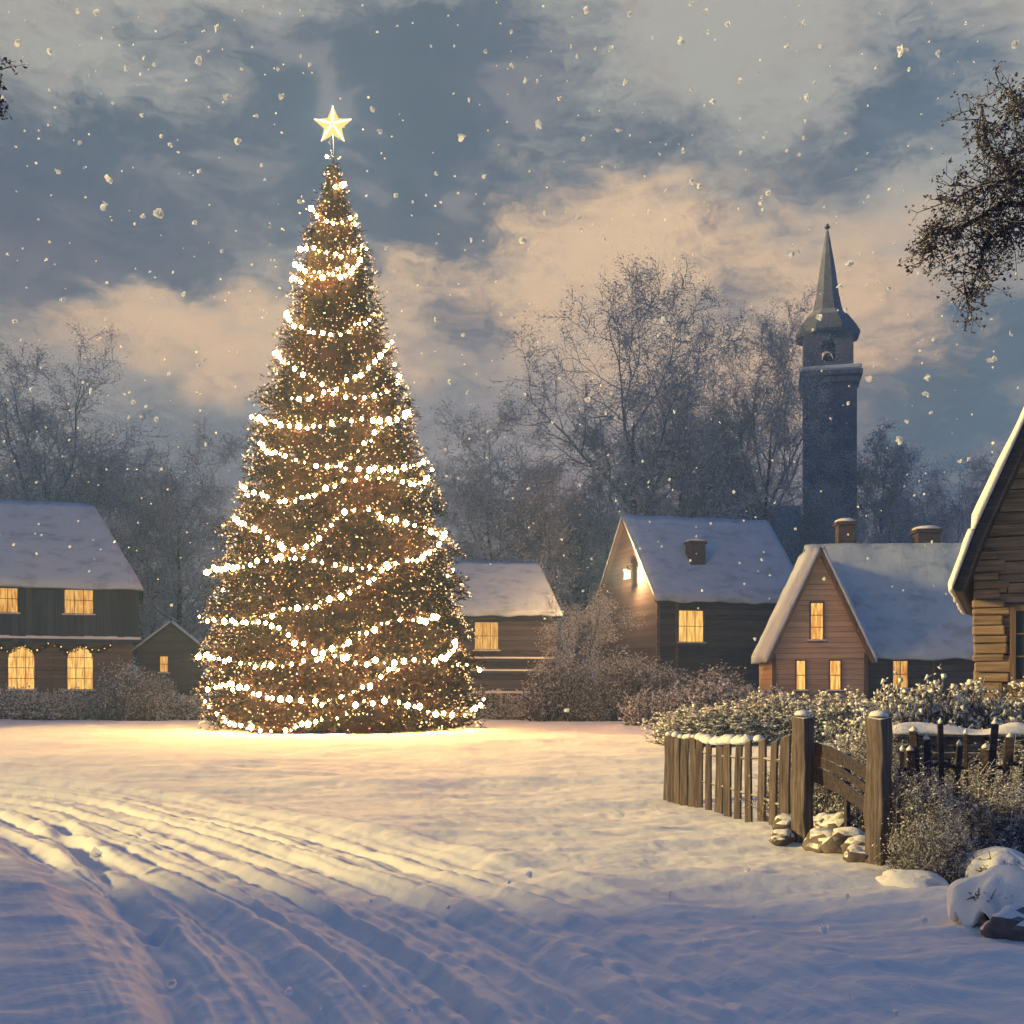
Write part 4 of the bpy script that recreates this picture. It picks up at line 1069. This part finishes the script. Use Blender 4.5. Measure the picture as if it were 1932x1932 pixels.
def post(u0, ub, vb_, vt_, w, label, yaw, seed):
    x, y = gp(ub, vb_); z1 = PZ(vt_, y); zb = gz(x, y) - .25
    t = thing('gate_post', label, 'post', (x, y, 0), R(yaw), 'old gate posts')
    rg = random.Random(seed); vs = []; n = 9; h = w / 2
    for i in range(n + 1):
        z = zb + (z1 - zb) * i / n
        for (a, b) in ((-h, -h), (h, -h), (h, h), (-h, h)): vs.append((a + rg.gauss(0, .006) + .01 * math.sin(i * .9 + seed), b + rg.gauss(0, .006), z + (rg.gauss(0, .01) if i in (0, n) else 0)))
    fs = [(0, 3, 2, 1), tuple(n * 4 + k for k in range(4))] + [(i * 4 + k, i * 4 + (k + 1) % 4, i * 4 + 4 + (k + 1) % 4, i * 4 + 4 + k) for i in range(n) for k in range(4)]
    o = mesh_obj('shaft', vs, fs, m_fence, t); md = o.modifiers.new('bevel', 'BEVEL'); md.width = .012; md.segments = 2
    MB().lathe([(h * .95, 0), (h * 1.05, .015), (h * .8, .04), (.01, .055)], (0, 0, z1 + .002), 8, .4).build('snow_cap', m_snow, t, smooth=True)
    return x, y
p1 = post(0, 1514, 1604, 1350, .165, 'left gate post, weathered square timber at the end of the picket fence', 38, 1)
p2 = post(0, 1658, 1656, 1352, .165, 'right gate post, taller weathered timber nearest the viewer', 38, 2)
def gate():
    t = thing('broken_gate', 'dark sagging broken gate boards slung between the two gate posts', 'gate', (p1[0], p1[1], 0))
    dx, dy = p2[0] - p1[0], p2[1] - p1[1]
    # span is seen nearly end on, so the boards bow outwards behind the posts
    def board(za, zb_, zc, wd, off, th=.035):
        n = 12; vs = []
        for i in range(n + 1):
            s = i / n; x = dx * (s * 1.0) + .14 + off * math.sin(s * math.pi) - .06 * s; y = dy * s + .18 * math.sin(s * math.pi) + .12
            z = za * (1 - s) ** 2 + 2 * zb_ * s * (1 - s) + zc * s * s; w = wd * (1 - .25 * s) * (1 + .06 * math.sin(i * 2.1))
            for (q, r_) in ((-th, -w / 2), (th, -w / 2), (th, w / 2), (-th, w / 2)): vs.append((x + q * .3, y + q, z + r_))
        fs = [(0, 3, 2, 1), tuple(n * 4 + k for k in range(4))] + [(i * 4 + k, i * 4 + (k + 1) % 4, i * 4 + 4 + (k + 1) % 4, i * 4 + 4 + k) for i in range(n) for k in range(4)]
        mesh_obj('board', vs, fs, m_gate, t)
    board(1.02, 1.04, .78, .15, .02); board(.90, .92, .64, .10, .0); board(.78, .70, .50, .17, .03)
    for a in ((.30, .36, -.45, -.40, .25, 1.02), (.42, .47, -.95, -.90, .2, .9)): MB().box(*a, jit=.01).build('brace', m_gate, t, bevel=.006)
gate()

# ------------------------------------------------------------------ stones
def rock(u, v, Y, r, label, sq=(1, 1, .7), seed=0, m=None, name='rock', group='snowy stones at the gate', sub=3):
    import bmesh
    bm = bmesh.new(); bmesh.ops.create_icosphere(bm, subdivisions=sub, radius=1.0)
    for q in bm.verts:
        n = mnoise.noise(q.co * 1.3 + Vector((seed * 3.1, 0, 0))) * .45 + mnoise.noise(q.co * 3.5 + Vector((seed, 2, 0))) * .16
        c = q.co * (1 + n); q.co = Vector((c.x * sq[0], c.y * sq[1], c.z * sq[2])) * r
    me = bpy.data.meshes.new(name); bm.to_mesh(me); bm.free(); me.materials.append(m or m_stone)
    for p in me.polygons: p.use_smooth = True
    x = PX(u, Y); o = bpy.data.objects.new(name, me); COL.objects.link(o); o.location = (x, Y, v if v is not None else gz(x, Y) + r * sq[2] * .45)
    o.rotation_euler = (0, 0, seed * 1.7); tag(o, label, 'rock', group); return o
rk = [(1487, 11.9, .17, 'stone at the foot of the left gate post, on its left side'), (1475, 11.2, .12, 'small stone lowest on the left of the left gate post'),
      (1560, 10.9, .20, 'snowy stone just right of the left gate post'), (1600, 10.6, .22, 'middle stone between the two gate posts'),
      (1628, 10.2, .18, 'stone touching the left side of the right gate post'), (1585, 11.6, .24, 'stone behind the others between the gate posts'),
      (1545, 11.8, .2, 'rear stone beside the left gate post'), (1620, 9.75, .13, 'small dark stone at the foot of the right gate post'), (1700, 9.9, .22, 'stone immediately right of the right gate post')]
for i, (u, Y, r, lb) in enumerate(rk): rock(u, None, Y, r, lb, seed=i + 1)
def dry_wall():
    Y = 12.6; x0 = PX(1690, Y)
    t = thing('stone_wall', 'low rough stone and brick wall behind the right gate post, snow between its courses', 'wall', (x0, Y, gz(x0, Y)), R(-6))
    z = -.1; mb = MB()
    while z < .95:
        h = rnd.uniform(.08, .14); x = rnd.uniform(-.1, 0)
        while x < 2.9:
            w = rnd.uniform(.16, .36); mb.box(x + .006, x + w - .006, rnd.uniform(-.04, .03), .32, z + .005, z + h - .006, jit=.012); x += w
        z += h
    mb.build('stones', m_stone, t, bevel=.02, bseg=2)
    subdivided_slab('snow_cap', (-.1, -.06, z), (2.95, -.06, z), (2.95, .36, z + .02), (-.1, .36, z + .02), .06, m_snow, t, 40, 6, .13, 3, .03)
dry_wall()
def palings():
    t = thing('rough_fence', 'rough uneven dark palings leaning right of the nearest gate post', 'fence', (PX(1690, 10.9), 10.9, 0))
    rails = []
    for i, u in enumerate((1700, 1716, 1738, 1751, 1779, 1796, 1822, 1847, 1861, 1890, 1913, 1930)):
        Y = 10.8 + .05 * i + rnd.uniform(-.05, .05); x = PX(u, Y); z0 = gz(x, Y); h = rnd.uniform(.8, 1.25); w = rnd.uniform(.02, .045)
        mt = Matrix.Translation((x - t.location.x, Y - t.location.y, z0)) @ Matrix.Rotation(rnd.uniform(-.09, .09), 4, 'Y') @ Matrix.Rotation(rnd.uniform(-.8, .2), 4, 'Z')
        MB().box(-w, w, -.02, .02, -.2, h, mt, jit=.012).build('paling', m_gate, t, bevel=.005)
        MB().lathe([(w * .9, 0), (w, .015), (.004, .05)], mt @ Vector((0, 0, h + .003)), 6).build('snow_cap', m_snow, t, smooth=True)
        rails.append((x - t.location.x, Y - t.location.y + .05, z0))
    for h in (.35, .78): MB().tube([(a, b, c + h + rnd.uniform(-.04, .04)) for a, b, c in rails], [.022] * len(rails), 5).build('rail', m_gate, t)
palings()
# brambles right of the gate
K_bramble = dict(seed=15, w=1.3, d=1.0, h=1.0, n=210, twig=.006, leaf=.024, leaves=3200)
m_dk = wood_mat('dark_twigs', lin(60, 56, 70), lin(34, 34, 48), lin(92, 84, 92), 'z', 3.0, snow=(.25, .8, 4), bump=0)
for i, (u, Y, s, hz, lb) in enumerate([(1705, 11.3, .9, .8, 'tangled bramble between the right gate post and the stone wall'), (1765, 11.9, 1.0, .62, 'tangled bramble in front of the left half of the stone wall'),
        (1840, 12.0, 1.1, .7, 'tangled bramble in front of the right half of the stone wall'), (1915, 12.0, 1.2, .95, 'tall tangled bramble at the right edge below the cabin wall'),
        (1735, 9.6, .62, .75, 'small dark leafless bush right of the nearest gate post'), (1770, 8.9, .5, .5, 'lowest twiggy bush between the gate post and the snow mounds'),
        (1870, 10.2, .9, .75, 'low bramble behind the upper snow mound'), (1660, 12.4, .8, 1.05, 'bramble seen between the gate posts, behind the broken gate'), (1590, 13.0, .9, 1.0, 'snowy bramble behind the left end of the broken gate'), (1500, 13.6, .8, .95, 'snowy bramble behind the near end of the picket fence')]):
    x = PX(u, Y); B('bramble', 'bramble', lb, 'bush', (x, Y, gz(x, Y)), i * 1.9, (s, s, hz), 'brambles around the old gate', **K_bramble)
# snow mounds: bushes bowed under snow
def mound(u, Y, w, d, h, label, seed):
    rg = np.random.RandomState(seed); x = PX(u, Y); z0 = gz(x, Y)
    t = thing('snow_laden_bush', label, 'bush', (x, Y, z0 - .03), R(seed * 20), 'bushes bowed under snow')
    nu, nv = 72, 22; vs = []; fs = []
    lobes = 7
    for j in range(nv + 1):
        ph = (j / nv) * math.pi * .5
        for i in range(nu):
            a = 2 * math.pi * i / nu; r = math.sin(ph); zz = math.cos(ph)
            notch = .5 + .5 * math.sin(a * lobes + seed + 1.4 * math.sin(a * 2 + seed))
            rr = r * (1 + .10 * math.sin(a * 3 + seed) + .10 * (1 - notch) * -1 * r)
            p = Vector((math.cos(a) * rr * w, math.sin(a) * rr * d, zz * h))
            p *= 1 + .10 * mnoise.noise(p * 3.2 + Vector((seed, 0, 0))) + .05 * mnoise.noise(p * 9 + Vector((seed, 0, 0)))
            cut = h * .45 * max(0, notch - .25) * (r ** 4)       # arches along the hem showing twigs
            p.z += cut; vs.append(p)
    for j in range(nv):
        for i in range(nu): fs.append((j * nu + i, (j + 1) * nu + i, (j + 1) * nu + (i + 1) % nu, j * nu + (i + 1) % nu))
    o = mesh_obj('snow_cover', vs, fs, m_snow, t, smooth=True); md = o.modifiers.new('thickness', 'SOLIDIFY'); md.thickness = -.05; md.offset = 1
    P0 = []; P1 = []
    for i in range(240):
        a = rg.uniform(0, 6.28); q = rg.uniform(.0, .35); e = rg.uniform(.35, .74)
        P0.append((math.cos(a) * q * w, math.sin(a) * q * d, .0)); P1.append((math.cos(a) * e * w, math.sin(a) * e * d, h * .55 * math.sqrt(max(0, 1 - e * e)) + rg.uniform(0, .04)))
        for _ in range(3):
            b = np.array(P1[-1]) if _ == 0 else P0[-1] + (np.array(P1[-1]) - P0[-1]) * .6
            P0.append(tuple(b)); dd = rg.normal(size=3) * .04; P1.append(tuple(b + dd))
    v, f = tubes_np(P0, P1, np.full(len(P0), .006), np.full(len(P0), .003), 3); mesh_obj('twigs', v, f, m_dk, t)
mound(1905, 7.35, .40, .34, .38, 'large snow mound bowing a bush down at the lower right edge', 1)
mound(1890, 8.7, .32, .28, .33, 'smaller snow-covered bush behind the large mound at the right edge', 2)
rock(1722, None, 8.75, .16, 'smooth low snow-covered stone right of the nearest gate post', (1.6, 1.0, .5), 31, m_snow, 'snowy_rock', 'snow-covered stones by the mounds')
rock(1925, None, 6.95, .16, 'dark snow-dusted stone at the very lower right edge', (1.2, 1, .8), 33, m_stone, 'snowy_rock', 'snow-covered stones by the mounds')

# ------------------------------------------------------------------ overhanging branches
def leafy_limb(t, path, r0, seed, clusters, leafsize=.022):
    "one limb with side shoots and withered leaves; path is in world space"
    rg = np.random.RandomState(seed); o0 = np.array(t.location)
    P_ = smooth_poly(path, 8) - o0; n = len(P_); rr = np.linspace(r0, r0 * .15, n)
    P0 = list(P_[:-1]); P1 = list(P_[1:]); R0 = list(rr[:-1]); R1 = list(rr[1:]); L_ = []
    for i in range(n // 4, n):
        for _ in range(clusters):
            d = rg.normal(size=3); d[1] *= .6; d[2] -= .25; ln = rg.uniform(.08, .34); d *= ln / np.linalg.norm(d); c = P_[i]; k = 3; q = c
            for j in range(k):
                q2 = q + d / k + rg.normal(size=3) * .02; P0.append(q); P1.append(q2); R0.append(.006 * (1 - .2 * j)); R1.append(.0045 * (1 - .2 * j)); q = q2
                for _2 in range(2):
                    e = rg.normal(size=3) * .055; P0.append(q); P1.append(q + e); R0.append(.003); R1.append(.0015); 
                    for _3 in range(4): L_.append(q + e + rg.normal(size=3) * .018)
    return P0, P1, R0, R1, L_
def overhang(name, label, base, trunk, limbs, seed, r0=.05, dens=3):
    t = thing(name, label, 'tree', base)
    b = Vector(base); MB().tube([Vector(p) - b for p in trunk], [.22, .18, .13, .07, .008][:len(trunk)], 10).build('trunk', m_bark, t, smooth=True)
    A = [[], [], [], [], []]
    for i, l in enumerate(limbs):
        r = leafy_limb(t, [tuple(p) for p in l], r0 * (1 if i == 0 else .6), seed + i, dens)
        for k in range(5): A[k] += list(r[k])
    v, f = tubes_np(A[0], A[1], A[2], A[3], 5); mesh_obj('branches', v, f, m_dk, t)
    rg = np.random.RandomState(seed); C = np.array(A[4]); v, f = specks_np(C, rg.uniform(.010, .024, len(C)), rg, .8); mesh_obj('leaves', v, f, m_leafd, t)
Yb = 9.0
bx = 6.6
overhang('overhanging_tree', 'dark withered-leaved branches hanging in from the upper right edge', (bx, Yb + .6, gz(bx, Yb + .6)),
    [(bx, Yb + .6, -.2), (bx - .1, Yb + .6, 2.5), (bx + .1, Yb + .5, 4.6), (bx - .3, Yb + .4, 6.4), (bx - .1, Yb + .3, 8.0)],
    [[(bx, Yb + .5, 4.6), tuple(P(2090, 440, Yb)), tuple(P(1990, 400, Yb)), tuple(P(1900, 385, Yb)), tuple(P(1810, 430, Yb)), tuple(P(1752, 432, Yb)), tuple(P(1760, 480, Yb))],
     [tuple(P(2010, 420, Yb)), tuple(P(1940, 415, Yb)), tuple(P(1895, 435, Yb)), tuple(P(1862, 455, Yb)), tuple(P(1845, 510, Yb)), tuple(P(1825, 570, Yb))],
     [tuple(P(2060, 430, Yb)), tuple(P(1960, 350, Yb)), tuple(P(1900, 310, Yb)), tuple(P(1865, 270, Yb)), tuple(P(1850, 190, Yb))],
     [tuple(P(2070, 400, Yb + .2)), tuple(P(1990, 300, Yb + .2)), tuple(P(1940, 230, Yb + .2)), tuple(P(1900, 165, Yb + .2))],
     [tuple(P(1990, 400, Yb - .1)), tuple(P(1930, 345, Yb - .1)), tuple(P(1850, 350, Yb - .1)), tuple(P(1790, 385, Yb - .1))]], 5, .045, 2)
overhang('overhanging_tree', 'bare twig tip reaching in at the upper left edge', (-5.4, 8.0, gz(-5.4, 8.0)),
    [(-5.4, 8, -.2), (-5.45, 8, 2.4), (-5.3, 8, 4.2), (-5.35, 8, 5.6), (-5.2, 8, 6.8)],
    [[(-5.33, 8, 5.2), tuple(P(-140, 200, 8)), tuple(P(-120, 185, 8)), tuple(P(-75, 160, 8)), tuple(P(-30, 140, 8)), tuple(P(2, 128, 8))]], 44, .03, 1)

# ------------------------------------------------------------------ falling snow
FL = [(35,78,8),(178,22,8),(240,130,8),(272,108,6),(288,122,6),(372,116,9),(408,52,10),(460,20,8),(94,97,8),(8,185,8),(150,270,7),(108,325,7),(208,338,9),(196,392,9),(270,408,8),(300,403,12),(368,420,7),(418,474,6),(348,555,8),(433,183,9),(530,182,9),(566,106,7),(588,122,7),(702,204,8),(718,248,7),(484,218,6),(444,266,9),(308,258,6),(318,272,7),(374,322,7),(494,312,6),(564,380,6),(510,428,5),(870,258,10),(882,188,6),(824,328,6),(915,332,7),(748,368,7),(728,468,6),(822,603,7),(875,632,7),(1015,234,10),(1058,186,8),(990,152,7),(966,60,6),(918,96,6),(1105,18,8),(1188,26,7),(1152,90,8),(1126,92,6),(1086,106,6),(1285,78,9),(1306,8,8),(1330,22,7),(1334,60,6),(1372,44,7),(1515,44,8),(1484,88,7),(1550,88,6),(1400,152,8),(1348,190,8),(1178,154,7),(1168,246,8),(1100,262,6),(1290,284,8),(1322,350,8),(1303,342,8),(1258,360,6),(1395,288,6),(1450,362,7),(1436,383,8),(1438,372,6),(1522,184,9),(1508,292,6),(1518,260,6),(1638,372,6),(1700,94,12),(1768,102,8),(1916,84,10),(1654,126,7),(1536,156,6),(1030,402,7),(1090,410,8),(1100,434,6),(985,453,9),(888,452,6),(1142,452,6),(1494,480,9),(1508,474,6),(1604,497,9),(1676,543,8),(1588,541,9),(1596,584,7),(1550,600,9),(1264,518,8),(1250,606,9),(1298,638,6),(1640,714,10),(1686,460,6),(1752,712,9),(1875,678,9),(1832,600,6),(1908,628,7),(1760,640,6),(1745,744,8),(1698,828,10),(1712,796,6),(1756,778,6),(1826,866,7),(1810,870,6),(30,605,7),(120,565,8),(374,690,7),(384,680,5),(294,792,7),(390,838,6),(60,735,6),(170,738,7),(1054,714,6),(880,740,7),(920,812,6),(1108,752,8),(180,1612,16),(1170,1534,14),(770,1600,11),(1085,1598,8),(960,1665,8),(1000,1648,9),(696,1862,13),(1552,1754,15),(1265,1690,12),(1410,1640,9),(1420,1730,8),(320,1855,12),(846,1712,8),(610,1745,9),(770,1905,10),(604,1900,8),(1722,1860,8),(1745,1735,9),(1700,1610,8),(890,1570,7),(460,1555,6),(1910,1490,11),(1778,1462,9),(1600,1690,7),(1810,1390,7),(545,1870,9),(200,1690,7),(1330,1775,7),(1070,1340,7),(1830,1560,6),(1030,1900,7),(260,1700,6),(1600,1880,7),(1690,1910,9),(700,1700,6)]
def snowfall():
    rg = np.random.RandomState(12); C = []; S = []
    for (u, v, d) in FL:
        if 1450 < v < 1640 and d < 13: continue
        Y = rg.uniform(8, 12.5) if v < 850 else rg.uniform(12.5, 17)
        if v > 1400: Y = F * EYE / (v - 1290) * rg.uniform(.84, .93)
        C.append(tuple(P(u + rg.normal() * 1.5, v, Y))); S.append(d * .5 / F * Y * (1.75 if d > 8 else 1.5))
    n = 900; Y = rg.uniform(13.5, 46, n); az_ = rg.uniform(-.62, .62, n); C2 = np.stack([az_ * Y, Y, rg.uniform(.3, 1, n) * 0 + rg.uniform(.2, 1, n) * (2 + .62 * Y)], -1); S2 = rg.uniform(.010, .024, n) * (1 + Y / 40)
    C = np.vstack([np.array(C), C2]); S = np.concatenate([S, S2])
    # each flake a lumpy cluster of three small blobs
    VV = []; FF = []; k = 0
    ang = np.arange(7) * 2 * math.pi / 7
    for c, s in zip(C, S):
        for j in range(5):
            q = rg.normal(size=(3, 3)); a = q[0] / np.linalg.norm(q[0]); b = np.cross(a, q[1]); b /= np.linalg.norm(b)
            rr = s * rg.uniform(.6, 1.0, 7) * (1 if j < 3 else .7); o_ = rg.normal(size=3) * s * .28 * (j > 0)
            ring = c + o_ + (np.cos(ang) * rr)[:, None] * a + (np.sin(ang) * rr)[:, None] * b
            VV.append(np.vstack([ring, [c + o_]])); FF.append(np.array([[i, (i + 1) % 7, 7] for i in range(7)]) + k); k += 8
    o = mesh_obj('falling_snow', np.vstack(VV), np.vstack(FF), m_flake); tag(o, 'white snowflakes falling through the air over the whole scene', 'snow', kind='stuff')
m_flake = mat('snowflake'); _nb = NB(m_flake); _nb.n.remove(_nb.n['Principled BSDF'])
_d = _nb.new('ShaderNodeBsdfDiffuse', {0: (.84, .92, 1, 1)}); _tr = _nb.new('ShaderNodeBsdfTranslucent', {0: (.84, .92, 1, 1)})
_mx = _nb.new('ShaderNodeMixShader', {0: .5}); _nb.l.new(_d.outputs[0], _mx.inputs[1]); _nb.l.new(_tr.outputs[0], _mx.inputs[2]); _nb.l.new(_mx.outputs[0], _nb.n['Material Output'].inputs[0])
snowfall()

# ------------------------------------------------------------------ haze
HAZE = .0031
if HAZE:
    hm = mat('haze'); nb = NB(hm); nb.n.remove(nb.n['Principled BSDF'])
    pv = nb.n.new('ShaderNodeVolumePrincipled'); pv.inputs['Color'].default_value = (.22, .48, 1, 1); pv.inputs['Density'].default_value = HAZE
    pv.inputs['Density Attribute'].default_value = ''; pv.inputs['Anisotropy'].default_value = .2
    nb.l.new(pv.outputs[0], nb.n['Material Output'].inputs['Volume']); hm.cycles.homogeneous_volume = True
    hz = MB().box(-268, 268, -268, 268, -1.5, 68).build('haze', hm); hz['kind'] = 'stuff'; hz['label'] = 'pale winter mist hanging in the air'
